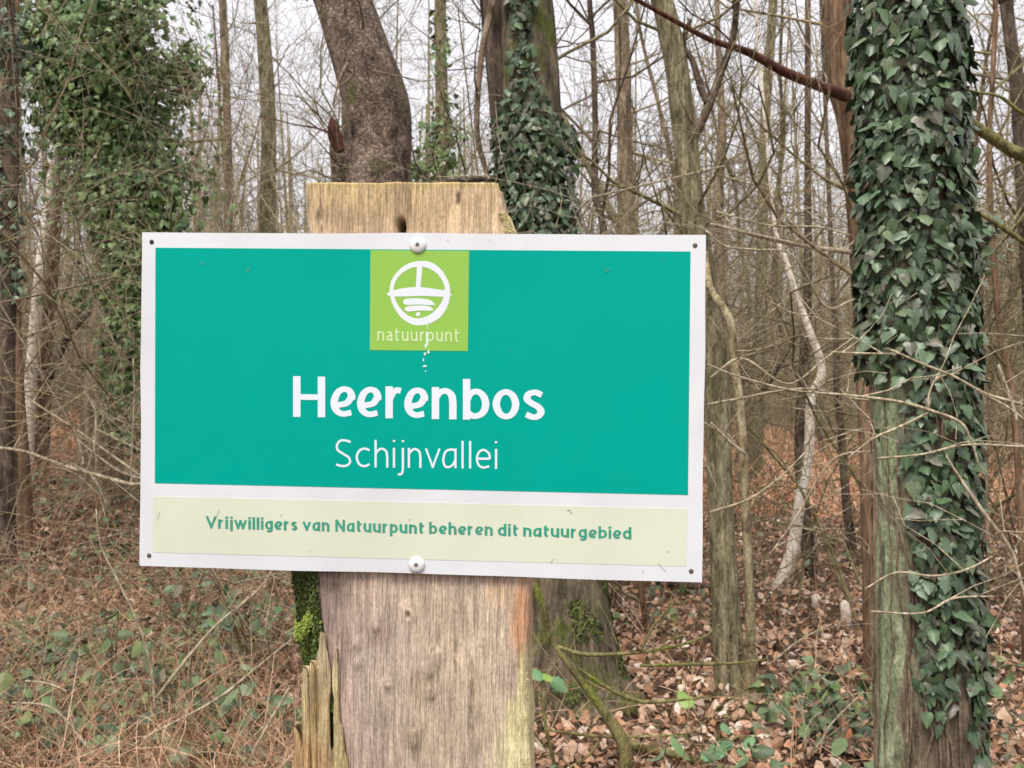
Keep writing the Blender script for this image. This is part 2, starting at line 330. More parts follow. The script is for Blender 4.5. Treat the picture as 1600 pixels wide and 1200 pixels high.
# each stroke: kind (l straight, s spline, c closed spline), points, extend start, extend end
G = {
'H': (1.0, [('l', [(0, 0), (0, A)], 1, 1), ('l', [(1, 0), (1, A)], 1, 1), ('l', [(0, .66), (1, .66)], 0, 0)]),
'N': (1.05, [('l', [(0, 0), (0, A)], 1, 1), ('l', [(1, 0), (1, A)], 1, 1), ('l', [(0.02, A), (.98, 0)], 0, 0)]),
'V': (1.15, [('l', [(0, A), (.5, 0)], 1, 1), ('l', [(1, A), (.5, 0)], 1, 1)]),
'S': (.9, [('s', [(1, 1.36), (.72, A), (.3, A-.001), (.06, 1.18), (.12, .9), (.5, .68), (.88, .48), (.96, .2), (.7, .02), (.35, 0), (0, .08)], 0, 0)]),
'a': (.85, [('s', [(1, .97), (.55, 1), (.16, .84), (0, .42), (.12, .08), (.4, 0), (.75, .12), (1, .42)], 0, 0), ('l', [(1, 0), (1, 1)], 1, 1)]),
'q': (.75, [('s', [(.1, .9), (.45, 1), (.85, .88), (1, .6), (1, .3), (1, 0)], 0, 1), ('s', [(1, .58), (.5, .55), (.08, .38), (.05, .12), (.35, 0), (.75, .1), (1, .32)], 0, 0)]),
'b': (.87, [('l', [(0, 0), (0, A)], 1, 1), ('s', rbowl, 0, 0)]),
'c': (.8, [('s', [(1, .9), (.62, 1), (.2, .87), (0, .5), (.2, .12), (.6, 0), (1, .12)], 0, 0)]),
'd': (.87, [('l', [(1, 0), (1, A)], 1, 1), ('s', lbowl, 0, 0)]),
'e': (.85, [('s', [(.08, .36), (.40, .38), (.75, .46), (1, .72)], 0, 0), ('s', [(.98, .60), (1, .74), (.84, .95), (.5, 1), (.18, .84), (0, .48), (.12, .15), (.48, 0), (.98, .06)], 0, 0)]),
'E': (.85, [('s', [(.03, .5), (.5, .5), (1, .5)], 0, 0), ('s', [(1, .5), (.93, .8), (.52, 1), (.14, .85), (0, .48), (.14, .13), (.5, 0), (.95, .08)], 0, 0)]),
'g': (.85, [('s', lbowl, 0, 0), ('s', [(1, 1), (1, .5), (1, -.1), (.85, -.38), (.45, -.42), (.1, -.36)], 1, 0)]),
'h': (.85, [('l', [(0, 0), (0, A)], 1, 1), ('s', [(0, .7), (.25, .93), (.6, 1), (.92, .84), (1, .5), (1, .25), (1, 0)], 0, 1)]),
'i': (0, [('l', [(0, 0), (0, 1)], 1, 1), ('l', [(0, 11), (0, 12)], 0, 0)]),
'j': (.35, [('s', [(1, 1), (1, .5), (1, -.1), (.75, -.4), (0, -.45)], 1, 0), ('l', [(1, 11), (1, 12)], 0, 0)]),
'l': (0, [('l', [(0, 0), (0, A)], 1, 1)]),
'n': (.85, [('l', [(0, 0), (0, 1)], 1, 1), ('s', [(0, .7), (.25, .93), (.6, 1), (.92, .84), (1, .5), (1, .25), (1, 0)], 0, 1)]),
'o': (.87, [('c', ring, 0, 0)]),
'p': (.87, [('l', [(0, -.5), (0, 1)], 1, 1), ('s', rbowl, 0, 0)]),
'r': (.62, [('l', [(0, 0), (0, 1)], 1, 1), ('s', [(0, .6), (.3, .88), (.7, 1), (1.05, .97)], 0, 0)]),
's': (.7, [('s', [(1, .9), (.6, 1), (.18, .93), (.08, .72), (.35, .56), (.75, .42), (.95, .22), (.75, .03), (.4, 0), (0, .1)], 0, 0)]),
't': (.62, [('s', [(.3, 1.33), (.3, .8), (.3, .3), (.5, .02), (1, .0)], 1, 0), ('l', [(-.15, 1), (1, 1)], 0, 1)]),
'u': (.85, [('l', [(1, 0), (1, 1)], 1, 1), ('s', [(1, .3), (.75, .07), (.4, 0), (.08, .16), (0, .5), (0, .75), (0, 1)], 0, 1)]),
'v': (.9, [('l', [(0, 1), (.5, 0)], 1, 1), ('l', [(1, 1), (.5, 0)], 1, 1)]),
'w': (1.35, [('l', [(0, 1), (.25, 0)], 1, 1), ('l', [(.5, 1), (.25, 0)], 1, 1), ('l', [(.5, 1), (.75, 0)], 1, 1), ('l', [(1, 1), (.75, 0)], 1, 1)]),
}
def glyph(mb, ch, x0, x1, base, xh, asc, desc, sw, y, con=0.):
    hw = sw/2
    for kind, pts, a, b in G[ch][1]:
        q = []
        for px, py in pts:
            X = x0+hw+px*(x1-x0-2*hw)
            if py >= 11: H = asc-(12-py)*.8*sw
            elif py >= 9: H = asc-hw
            elif py <= -9: H = -desc+hw
            else: H = hw+py*(xh-2*hw)
            q.append((X, base(X)-H))
        q = np.array(q)
        if kind != 'l': q = crom(q, 8, kind == 'c')
        tg = np.gradient(q, axis=0); tg /= np.hypot(*tg.T)[:, None]+1e-9
        w = sw*(1-con*np.abs(tg[:, 0])**1.6)
        if py >= 11: w = w*1.08
        if ch in 'VvwN' and kind == 'l': w = np.full(len(q), sw*.9)
        ribbon(mb, q, w, y, kind == 'c', a, b)
def words(mb, ws, xh, asc, desc, sw, base, y, gap=.2, con=0.):
    for wd, x0, x1 in ws:
        wid = [max(sw, G[c][0]*xh) if G[c][0] else sw for c in wd]; k = (x1-x0)/(sum(wid)+gap*xh*(len(wd)-1)); X = x0
        tot = sum(wid)+gap*xh*(len(wd)-1); fix = sum(w for w in wid if w == sw); 
        k = (x1-x0-fix)/(tot-fix)
        for c, w in zip(wd, wid):
            ww = w if w == sw else w*k
            glyph(mb, c, X, X+ww, base, xh, asc, desc, sw, y, con); X += ww+gap*xh*k
k1 = 3.5556
mb = MB(); b1 = lambda x: 651.2+(x-460)*.0165
for c, a, b in [('H', 100, 278), ('e', 308, 446), ('e', 455, 591), ('r', 613, 716), ('e', 717, 850), ('n', 870, 1008), ('b', 1043, 1190), ('o', 1208, 1357), ('s', 1373, 1502)]:
    glyph(mb, c, 430+a/k1, 430+b/k1, b1, 50, 63.5, 20, 11.6, -.0004, .24)
mobj('title_lettering', mb.mesh('title', smooth=False, attrs=False), M['ink_white'], sign)
mb = MB(); b2 = lambda x: 729.6+(x-525)*.0115
for c, a, b in [('S', 333, 425), ('c', 447, 531), ('h', 552, 629), ('i', 654, 673), ('j', 676, 716), ('n', 737, 813), ('v', 833, 918), ('a', 928, 1008), ('l', 1035, 1051), ('l', 1077, 1093), ('E', 1115, 1199), ('i', 1221, 1238)]:
    glyph(mb, c, 430+a/k1, 430+b/k1, b2, 31, 43, 12, 3.5, -.0004)
mobj('subtitle_lettering', mb.mesh('subtitle', smooth=False, attrs=False), M['ink_white'], sign)
mb = MB(); k4 = 1600/350; b3 = lambda x: 825.2+(x-322)*.0262
words(mb, [('Vrijwilligers', 322, 465), ('van', 473, 515), ('Natuurpunt', 524, 663), ('beheren', 670.5, 770), ('dit', 778, 810), ('natuurgebied', 817.5, 986.5)], 14.4, 19.2, 5.4, 4.1, b3, -.0004, .17, .25)
mobj('caption_lettering', mb.mesh('caption', smooth=False, attrs=False), M['ink_green'], sign)
mb = MB(); b5 = lambda x: 532.6+(x-590)*.012
words(mb, [('nqtuurpunt', 590, 717.5)], 15.2, 21, 6, 2.5, b5, -.00062, .3)
mobj('logo_lettering', mb.mesh('logo_text', smooth=False, attrs=False), M['ink_lime'], sign)
# round emblem: brush ring, upright, cross bar, two strokes, dot  (traced in a 7.5x enlargement of the square)
def z(p): return [(580+a/7.5, 390+b/7.5) for a, b in p]
mb = MB()
rp = [(570, 168, 66), (690, 185, 76), (800, 262, 66), (875, 380, 60), (892, 480, 64), (872, 610, 78), (800, 730, 96), (700, 810, 92), (580, 845, 84), (480, 835, 78), (370, 765, 66), (280, 640, 52), (240, 500, 46), (262, 370, 48), (340, 262, 52), (450, 192, 60)]
rr = crom(np.array(rp), 8, True); jw = 1+.035*np.sin(np.arange(len(rr))*1.9)+.03*np.sin(np.arange(len(rr))*3.7)
ribbon(mb, z(rr[:, :2]), rr[:, 2]*jw/7.5, -.0006, True)
def brush(p, w, e=0): q = crom(np.array([(a, b, c) for (a, b), c in zip(p, w)]), 6); ribbon(mb, z(q[:, :2]), q[:, 2]/7.5, -.0006)
brush([(568, 190), (562, 300), (550, 460)], [62, 60, 54])
brush([(183, 527), (235, 518), (400, 500), (560, 492), (740, 505), (880, 520), (948, 533)], [6, 62, 100, 104, 88, 70, 5])
brush([(378, 610), (415, 612), (560, 608), (680, 622), (750, 648)], [30, 72, 72, 62, 6])
brush([(398, 688), (430, 695), (560, 685), (680, 692), (728, 712)], [24, 62, 60, 50, 8])
ribbon(mb, z(ell(550, 758, 13, 13, 0, 330, 12)), 3.6, -.0006, True)
mobj('emblem', mb.mesh('emblem', smooth=False, attrs=False), M['ink_white'], sign)
# marks on the surface
def blob(name, items, mat, y=-.0007, sc_=1.):
    mb = MB()
    for (px, py, rx, ry) in items:
        n = 9; a = np.arange(n)*2*math.pi/n; rr_ = 1+.35*rng.normal(size=n)*.6
        q = S(px+rx*np.cos(a)*rr_*sc_, py+ry*np.sin(a)*rr_*sc_); LIFT[0] = (LIFT[0]+1) % 9
        mb.add(np.stack([q[:, 0], np.full(n, y-.00002*LIFT[0]), q[:, 1]], -1), [np.arange(n)[None, ::-1]])
    return mobj(name, mb.mesh(name, smooth=False, attrs=False), mat, sign)
blob('bird_dropping', [(668, 506, .7, 10), (667, 528, 1.7, 12), (665.5, 541, 2.2, 4), (669.5, 550, 2.2, 3), (664, 553, 1.6, 2.8), (662, 562, .9, 3), (664, 572, 3.2, 1.6), (665.5, 580, 1.3, 1.3)], M['splat'])
blob('dirt_mark', [(678, 397.5, 1.2, 1), (796, 548, 1.3, 1.2), (1037, 407, 1.6, 2.2), (756, 755, 1.2, 1.2), (640, 812, 2, 1.2), (484, 861, 1.2, 1), (690, 787, 1.2, .8), (313, 456, 1, 1), (889, 797, 5, 1), (892, 801, 1.2, 3), (316, 412, 2.2, 2), (250, 460, .7, .7), (700, 376, 1.5, .7), (440, 805, .8, 2.2), (765, 376, 2, .5), (1043, 862, 3, .9), (1005, 893, 1, 3)], M['speck'], sc_=.65)
blob('dent', [(387, 422, 4, 5), (948, 422, 4.5, 3.5)], M['speck_teal'], -.00045)
# scratches
mb = MB()
for p in [[(336, 812), (339, 806), (343, 796)], [(250, 800), (246, 812)], [(1028, 880), (1040, 893)], [(860, 880), (866, 872)]]: ribbon(mb, p, .5, -.0007)
mobj('scratch', mb.mesh('scratch', smooth=False, attrs=False), M['speck'], sign)
# fixings
def dome_mesh(r, h, n=28, rings=7):
    mb = MB(); v = []
    for k in range(rings+1):
        a = k/rings*math.pi/2; rad = r*math.cos(a)**.8; v += [(rad*math.cos(t), -h*math.sin(a), rad*math.sin(t)) for t in np.arange(n)*2*math.pi/n]
    v = np.array(v); i = np.arange(rings)[:, None]*n; j = np.arange(n)[None]
    mb.add(v, np.stack([i+j, i+(j+1) % n, i+n+(j+1) % n, i+n+j], -1).reshape(-1, 4)[:, ::-1])
    return mb.mesh('dome', attrs=False)
dm = dome_mesh(.0089, .0035); sm = dome_mesh(.0026, .0009, 16, 4)
for px, py in [(653, 383), (651, 882)]:
    q = S(np.array(px), np.array(py)); o = mobj('screw', dm, M['screw'], sign, (q[0], -.0007, q[1]))
    mb = MB(); a = np.arange(12)*math.pi/6; r_ = np.where(np.arange(12) % 2, .0017, .0030)
    mb.add(np.stack([r_*np.cos(a), np.full(12, -.00355), r_*np.sin(a)], -1), [np.arange(12)[None, ::-1]])
    mobj('screw_recess', mb.mesh('recess', smooth=False, attrs=False), M['recess'], o)
for px, py, mt in [(237, 378, 'nail_black'), (1086, 383.5, 'nail_brown'), (1080, 892.5, 'nail_brown'), (233, 868, 'nail_brown')]:
    q = S(np.array(px), np.array(py)); mobj('nail', sm.copy(), M[mt], sign, (q[0], -.0001, q[1]))

# ------------------------------------------------------------------ post
ZB = -CEN[2]-.25                       # below ground in the sign frame
PD = .0055                             # front face of the post sits just behind the plate
post = empty('wooden_post', (0, 0, 0), 'broad weathered grey-brown wooden post, mossy and splintered at its left, carrying the teal sign', 'post')
post.matrix_world = FR
gn = [fnoise(s, 2, 24, 1, 10) for s in (1, 2, 3, 4, 5)]
def grain(x, zz, amp):
    P = np.stack([x*300, zz*9], -1); P2 = np.stack([x*900, zz*16], -1); P3 = np.stack([x*60, zz*20], -1)
    return amp*(gn[0](P*.25)*.6+gn[1](P2*.25)*.45+gn[2](P3)*.6)
def ptab(tab):                         # [(py, px)] -> arrays of local z, x
    a = np.array(tab, float); q = S(a[:, 1], a[:, 0], PD); o = np.argsort(q[:, 1]); return q[o, 1], q[o, 0]
def stain_and_shade(x, zz, base, spots):
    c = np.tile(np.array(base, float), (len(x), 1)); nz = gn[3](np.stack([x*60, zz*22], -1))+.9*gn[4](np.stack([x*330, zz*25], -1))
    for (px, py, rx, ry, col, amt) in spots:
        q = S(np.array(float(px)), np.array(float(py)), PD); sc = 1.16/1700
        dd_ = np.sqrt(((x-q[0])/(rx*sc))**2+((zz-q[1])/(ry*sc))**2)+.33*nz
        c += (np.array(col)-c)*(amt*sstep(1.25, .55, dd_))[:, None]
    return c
def loft(name, ltab, rtab, depth, mat, base, spots, flare=None, ztop=None, zbot=None, amp=.0009, y0=PD, bumps=(), nf=110, nz=330, label=None, topj=.0012, holes=()):
    zl, xl = ptab(ltab); zr, xr = ptab(rtab)
    zt = max(zl.max(), zr.max()) if ztop is None else ztop; zb = ZB if zbot is None else zbot
    zs = np.concatenate([np.linspace(zb, -.42, 12, endpoint=False), np.linspace(max(zb, -.42), zt, nz)]) if zb < -.42 else np.linspace(zb, zt, nz)
    XL = np.interp(zs, zl, xl); XR = np.interp(zs, zr, xr); fl = np.zeros(len(zs)) if flare is None else flare(zs)
    K = len(zs); rows = []
    for k in range(K):
        a, b, f = XL[k], XR[k], fl[k]; rc = min(.003, (b-a)*.3)
        pts = [(b, y0+rc), (b-rc, y0), (a+rc, y0), (a, y0+rc), (a-f, y0+min(.05, depth*.45)), (a-f+.008, y0+depth), (b-.004, y0+depth)]
        segs = [2, nf, 2, 16, 10, 12, 18]
        row = []
        for s_ in range(7):
            p, q = np.array(pts[s_]), np.array(pts[(s_+1) % 7]); t = np.arange(segs[s_])[:, None]/segs[s_]; row.append(p*(1-t)+q*t)
        rows.append(np.concatenate(row))
    R_ = np.array(rows); n = R_.shape[1]
    x, y = R_[..., 0], R_[..., 1]; Z = np.repeat(zs[:, None], n, 1)
    g = grain(x+y*1.3, Z, amp)
    for (px, py, r, h) in bumps:
        q = S(np.array(float(px)), np.array(float(py)), PD); g = g+h*np.exp(-(((x-q[0])/r)**2+((Z-q[1])/(r*1.6))**2))*(y < y0+.01)
    for (px, py, rx, rz, h) in holes:
        q = S(np.array(float(px)), np.array(float(py)), PD); g = g-h*np.exp(-(np.abs((x-q[0])/rx)**3+np.abs((Z-q[1])/rz)**3))*(y < y0+.01)
    front = (y < y0+.0031); g = np.minimum(g, .0032) if True else g
    y = np.where(front, y-g+amp*1.0, y)
    side = ~front; cx = x.mean(1, keepdims=True); cy = y0+depth/2
    wob = .0035*np.sin(Z*60+y*90)+g*2
    x = np.where(side & (x < cx), x-wob, x); x = np.where(side & (x > cx) & (y < y0+depth*.9), x+wob*.7, x)
    Z = Z.copy(); Z[-1] += topj*gn[0](np.stack([x[-1]*90, x[-1]*0], -1))
    col = stain_and_shade(x.ravel(), Z.ravel(), base, spots)
    mb = MB(); i = np.arange(K-1)[:, None]*n; j = np.arange(n)[None]; j2 = (j+1) % n
    mb.add(np.stack([x, y, Z], -1).reshape(-1, 3), [np.stack([i+j, i+n+j, i+n+j2, i+j2], -1).reshape(-1, 4), (np.arange(n)+(K-1)*n)[None, ::-1]], col=col)
    return mobj(name, mb.mesh(name), mat, post, label=label)
pink = (.385, .30, .245); tan = (.45, .35, .25)
spots = [(640, 325, 420, 75, (.43, .325, .205), 1), (560, 300, 90, 40, (.42, .32, .16), .5), (650, 287, 200, 9, (.38, .31, .13), .6), (530, 345, 40, 25, (.33, .24, .16), .6), (627, 325, 18, 60, (.30, .21, .13), .6), (750, 350, 60, 40, (.56, .43, .28), .6),
         (512, 990, 38, 140, (.20, .15, .13), .8), (545, 1120, 70, 160, (.35, .265, .225), .6), (660, 960, 70, 100, (.44, .355, .27), .7), (610, 1050, 60, 120, (.40, .335, .285), .6),
         (700, 1120, 110, 130, (.40, .325, .245), .7), (760, 990, 60, 130, (.45, .37, .28), .7), (815, 965, 19, 85, (.44, .23, .12), .8), (785, 925, 30, 30, (.44, .31, .20), .6),
         (824, 1060, 24, 60, (.47, .42, .22), .7), (815, 1150, 30, 110, (.50, .46, .24), .8), (795, 1195, 40, 40, (.56, .52, .32), .6),
         (508, 905, 40, 22, (.12, .09, .07), .8), (650, 905, 240, 10, (.28, .215, .17), .5), (660, 1075, 26, 34, (.28, .22, .16), .6), (650, 1150, 20, 34, (.28, .22, .16), .6), (590, 985, 26, 26, (.28, .20, .17), .5), (720, 960, 12, 60, (.30, .23, .18), .5), (745, 1100, 10, 90, (.30, .24, .18), .6), (600, 1160, 10, 60, (.27, .21, .18), .6)]  # darkening right under the sign's lower edge is its contact shadow, painted in
zf = lambda zz: .04*sstep(-.12, -.17, zz)
zt_ = S(np.array(630.), np.array(285.), PD)[1]
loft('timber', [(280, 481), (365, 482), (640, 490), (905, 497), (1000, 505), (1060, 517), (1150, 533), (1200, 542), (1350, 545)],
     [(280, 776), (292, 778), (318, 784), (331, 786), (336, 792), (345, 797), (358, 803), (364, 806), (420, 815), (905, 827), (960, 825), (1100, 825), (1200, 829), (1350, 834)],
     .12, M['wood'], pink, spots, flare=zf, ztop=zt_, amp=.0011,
     bumps=[(588, 978, .004, .004), (637, 960, .006, .003), (680, 1027, .006, .005), (671, 1047, .006, .004), (556, 1005, .005, .003), (560, 1037, .004, .003), (674, 1083, .004, .005), (645, 1148, .005, .004), (648, 1161, .004, .003), (606, 1070, .004, .004), (500, 340, .004, -.003)],
     holes=[(626, 354, .0036, .006, .022), (628, 362, .003, .012, .016), (716, 312, .0014, .006, .006), (524, 1150, .002, .05, .012), (736, 1090, .0008, .04, .005), (712, 1040, .0008, .03, .004), (637, 962, .002, .004, .006)])
sp2 = [(500, 1120, 60, 60, (.42, .33, .17), .7), (495, 1080, 14, 60, (.22, .15, .07), .7), (480, 1190, 60, 40, (.36, .21, .10), .7), (536, 1190, 20, 50, (.34, .29, .13), .7)]
loft('splinter', [(985, 502), (1000, 500), (1040, 499), (1046, 484), (1075, 474), (1100, 472), (1210, 474), (1500, 470)],
     [(985, 506), (992, 510), (1045, 514), (1100, 516), (1210, 519), (1500, 524)], .022, M['wood'], (.36, .295, .185), sp2, amp=.0008, y0=PD-.006, nf=30, nz=160, topj=0)
loft('splinter', [(1014, 526.5), (1060, 524), (1130, 521), (1210, 520), (1500, 526)],
     [(1014, 527.5), (1060, 529), (1125, 532), (1135, 536), (1210, 544), (1500, 550)], .016, M['wood'], (.39, .325, .20), sp2, amp=.0006, y0=PD-.004, nf=20, nz=160, topj=0)
loft('splinter', [(1040, 480.5), (1060, 478.5), (1110, 477), (1200, 478)], [(1040, 482), (1060, 484), (1110, 486), (1200, 488)], .01, M['wood'], (.46, .37, .22), sp2, amp=.0004, y0=PD-.009, nf=8, nz=60, zbot=-.5, topj=0)
loft('splinter', [(1032, 491), (1050, 490), (1110, 489), (1200, 490)], [(1032, 493), (1050, 495), (1110, 497), (1200, 498)], .01, M['wood'], (.44, .35, .2), sp2, amp=.0004, y0=PD-.0085, nf=8, nz=60, zbot=-.5, topj=0)
loft('splinter', [(1138, 458), (1146, 457), (1210, 456), (1500, 452)], [(1138, 459.5), (1146, 463), (1165, 472), (1210, 476), (1500, 478)], .02, M['wood'], (.47, .37, .24), sp2, amp=.0006, y0=PD+.004, nf=18, nz=80, topj=0)
# moss, lichen on the left face; small leafy flakes
def flakes(name, mat, pos, nrm, size, rnd=None, parent=None, **kw):
    n = len(pos); t = rng.normal(size=(n, 3)); nr = nrm+rng.normal(size=(n, 3))*.55; nr /= np.linalg.norm(nr, axis=1)[:, None]
    u = np.cross(nr, t); u /= np.linalg.norm(u, axis=1)[:, None]; w = np.cross(nr, u); s = size*rng.uniform(.6, 1.4, n)
    Mx = np.stack([u*s[:, None], w*s[:, None], nr*s[:, None]], -1)
    tv = np.array([(1, 0, 0), (.3, .8, .25), (-.8, .5, .1), (-.8, -.5, .2), (.3, -.8, 0), (0, 0, .5)])
    tf = [np.array([(0, 1, 5), (1, 2, 5), (2, 3, 5), (3, 4, 5), (4, 0, 5)])]
    mb = MB(); mb.inst(tv, tf, Mx, pos, rng.random(n)); return mobj(name, mb.mesh(name), mat, parent, **kw)
zq = lambda py: S(np.array(480.), np.array(float(py)), PD)[1]
n = 9000; zz = rng.uniform(zq(1330), zq(880), n); u = rng.random(n)**.9
zl, xl = ptab([(280, 481), (905, 497), (1000, 505), (1060, 517), (1150, 533), (1200, 542), (1350, 545)]); XL = np.interp(zz, zl, xl)
dens = fnoise(31, 2, 12, 1, 5)(np.stack([u*2, zz*22], -1)); k = (dens > -.5) & ((zz > zq(1110)) | (rng.random(n) < .35)); zz, u, XL = zz[k], u[k], XL[k]
nrm = np.tile(np.array([-.75, -.6, 0.1]), (len(zz), 1)); out = .0015+.003*rng.random(len(zz))+.0025*np.maximum(0, dens[k])
pos = np.stack([XL-.04*u, PD+.003+.047*u, zz], -1)+nrm*out[:, None]
flakes('moss', M['moss'], pos, nrm, .0022, parent=post, kind='stuff')
n = 200; a = rng.normal(size=(n, 2)); hb = rng.random(n) < .5; q = S(np.where(hb, 469, 484)+a[:, 0]*4, np.where(hb, 990, 975)+a[:, 1]*5.5, PD)
t_ = np.clip((.5+(500-(480+a[:, 0]*4))/45), 0, 1)
pos = np.stack([q[:, 0], PD+.003+.02+0*t_, q[:, 1]], -1)+np.array([-.004, -.014, 0])
flakes('lichen', M['lichen'], pos, np.tile([-.5, -.8, .2], (n, 1)), .0024, parent=post, kind='stuff')
n = 500; py = rng.uniform(334, 366, n); px = np.interp(py, [334, 345, 366], [789, 796, 803])-rng.random(n)**1.5*10
q = S(px, py, PD); flakes('lichen_crust', M['crust'], np.stack([q[:, 0], PD-.0008+rng.random(n)*.02*(px > 795), q[:, 1]], -1), np.tile([.3, -.9, .1], (n, 1)), .0016, parent=post, kind='stuff')
n = 160; py = rng.uniform(1050, 1250, n); px = 826-np.abs(rng.normal(size=n))*6; k = fnoise(77, 1, 8, 1, 4)((py/30)[:, None]) > -.1; px, py = px[k], py[k]; n = len(px)
q = S(px, py, PD); flakes('lichen_crust', M['crust'], np.stack([q[:, 0], PD-.0005+0*px, q[:, 1]], -1), np.tile([.1, -1, .1], (n, 1)), .0010, parent=post, kind='stuff')

# ------------------------------------------------------------------ trees
def rough_disp(seed, amp, fr=9):
    g = fnoise(seed, 3, 14, fr, fr*6)
    return lambda P: 1+amp*g(P*np.array([1, 1, .45]))
def norm(v): return v/(np.linalg.norm(v)+1e-9)
def grow(mb, p, d_, L, r, lev, kids, R_, up=.1, wander=.25, minr=.0012, spread=.8):
    k = {0: 4, 1: 5, 2: 6, 3: 8}.get(lev, 8); pts = [np.array(p, float)]; dcur = norm(np.array(d_, float)); st = L/(k-1)
    for i in range(k-1):
        dcur = norm(dcur+R_.normal(size=3)*wander+np.array([0, 0, up])); pts.append(pts[-1]+dcur*st)
    pts = np.array(pts); rad = np.maximum(r*np.linspace(1, .35, k), minr)
    mb.tube(pts, rad, 3 if lev <= 1 else 4 if lev == 2 else 6)
    if lev > 0:
        for _ in range(kids[lev-1]):
            t = R_.uniform(.15, 1)*(k-1); i = min(int(t), k-2); q = pts[i]+(pts[i+1]-pts[i])*(t-i)
            ax = norm(pts[i+1]-pts[i]); dv = norm(ax*R_.uniform(.35, 1)+norm(R_.normal(size=3))*spread)
            grow(mb, q, dv, L*R_.uniform(.3, .62), max(minr, np.interp(t, range(k), rad)*.6), lev-1, kids, R_, up, wander, minr, spread)
def side_branches(mb, pts, rad, n, L, R_, kids=(4, 5), z0=.2, r=.012, up=.12, lev=2, spread=1.0, dirx=None):
    pts = np.asarray(pts)
    for _ in range(n):
        t = R_.uniform(z0, 1)*(len(pts)-1); i = min(int(t), len(pts)-2); q = pts[i]+(pts[i+1]-pts[i])*(t-i)
        a = R_.uniform(0, 6.28); dv = np.array([math.cos(a)*spread, math.sin(a)*spread, R_.uniform(.1, 1.0)])
        grow(mb, q, dv, L*R_.uniform(.5, 1.2), min(r*R_.uniform(.6, 1.3), rad*.7), lev, kids, R_, up, .2)
def smooth_path(pts, per=6):
    return crom(np.array(pts), per)
def px_path(tab, Y, up=None, ground=True):
    """tab: (px, py, width px[, dY]); returns world pts + radii, extended down to the ground"""
    P, Rr = [], []
    for t in tab:
        y = Y+(t[3] if len(t) > 3 else 0); P.append(at(t[0], t[1], y)); Rr.append(t[2]/2*y/FPX)
    P = np.array(P); Rr = np.array(Rr)
    if ground:
        g = gh(P[-1, 0], P[-1, 1])
        if P[-1, 2] > g: P = np.vstack([P, [P[-1, 0]+(P[-1, 0]-P[-2, 0])*.2, P[-1, 1], g-.1]]); Rr = np.append(Rr, Rr[-1]*1.15)
    if up:
        dv = P[0]-P[1]; dv /= np.linalg.norm(dv); dv = norm(dv+np.array([0, 0, .5])); P = np.vstack([P[0]+dv*up, P]); Rr = np.insert(Rr, 0, Rr[0]*.6)
    q = crom(np.column_stack([P, Rr]), 7); return q[:, :3], q[:, 3]
def traced_tree(name, label, cat, tab, Y, mat, sides=14, up=3, twigmat='twig', nb=8, bl=1.6, br=.012, amp=.06, seed=0, z0=0., group=None, extra=(), kids=(4, 5), branches=(), root=0.):
    R_ = np.random.default_rng(seed+100); pts, rad = px_path(tab, Y, up)
    if root:
        zz = pts[:, 2]-gh(pts[-1, 0], pts[-1, 1]); rad = rad*(1+root*np.exp(-np.maximum(zz, 0)/.18))
    base = np.array([pts[-1, 0], pts[-1, 1], gh(pts[-1, 0], pts[-1, 1])])
    t = empty(name, base, label, cat, group)
    # denser rings for relief
    k = max(2, int(len(pts)*(3 if sides > 16 else 1))); s = np.linspace(0, len(pts)-1, k)
    pp = np.stack([np.interp(s, range(len(pts)), pts[:, i]) for i in range(3)], -1); rr_ = np.interp(s, range(len(pts)), rad)
    mb = MB(); mb.tube(pp, rr_, sides, True, rough_disp(seed, amp)); mobj('trunk', mb.mesh('trunk', base), mat, t)
    for bt, bm in branches:
        bp, brd = px_path(bt, Y, None, False); mb = MB(); mb.tube(bp, brd, 8, True, rough_disp(seed+3, amp)); 
        side_branches(mb, bp, brd.mean(), 3, .5, R_, (3, 4), 0, .005, .05, 1); mobj('branch', mb.mesh('branch', base), bm, t)
    if nb:
        mb = MB(); side_branches(mb, pts[::-1], rad.mean(), nb, bl, R_, kids, z0, br); mobj('crown', mb.mesh('crown', base), M[twigmat], t)
    return t, pts, rad

# --- big leaning trunk behind the post
LT, LTp, LTr = traced_tree('leaning_tree', 'thick scaly brown tree trunk curving down behind the top of the wooden post', 'tree',
    [(478, -160, 78), (510, -60, 82), (537, 0, 87), (570, 100, 98), (590, 165, 104), (594, 225, 100), (588, 285, 112), (600, 420, 116), (650, 700, 130), (690, 1000, 150)], 5.6, M['bark_brown'], 56, 3, 'twig_brown', 3, 1.2, .01, .085, 1, .6,
    branches=[([(548, 310, 60), (542, 265, 52), (532, 225, 36), (528, 205, 10)], M['bark_brown']), ([(531, 238, 16, -.15), (524, 215, 22, -.15), (520, 198, 16, -.15), (517, 184, 5, -.15)], M['broken_wood']), ([(543, 100, 7, -.2), (536, 112, 6, -.25), (526, 140, 4, -.3), (520, 165, 3, -.3)], M['twig_brown'])])
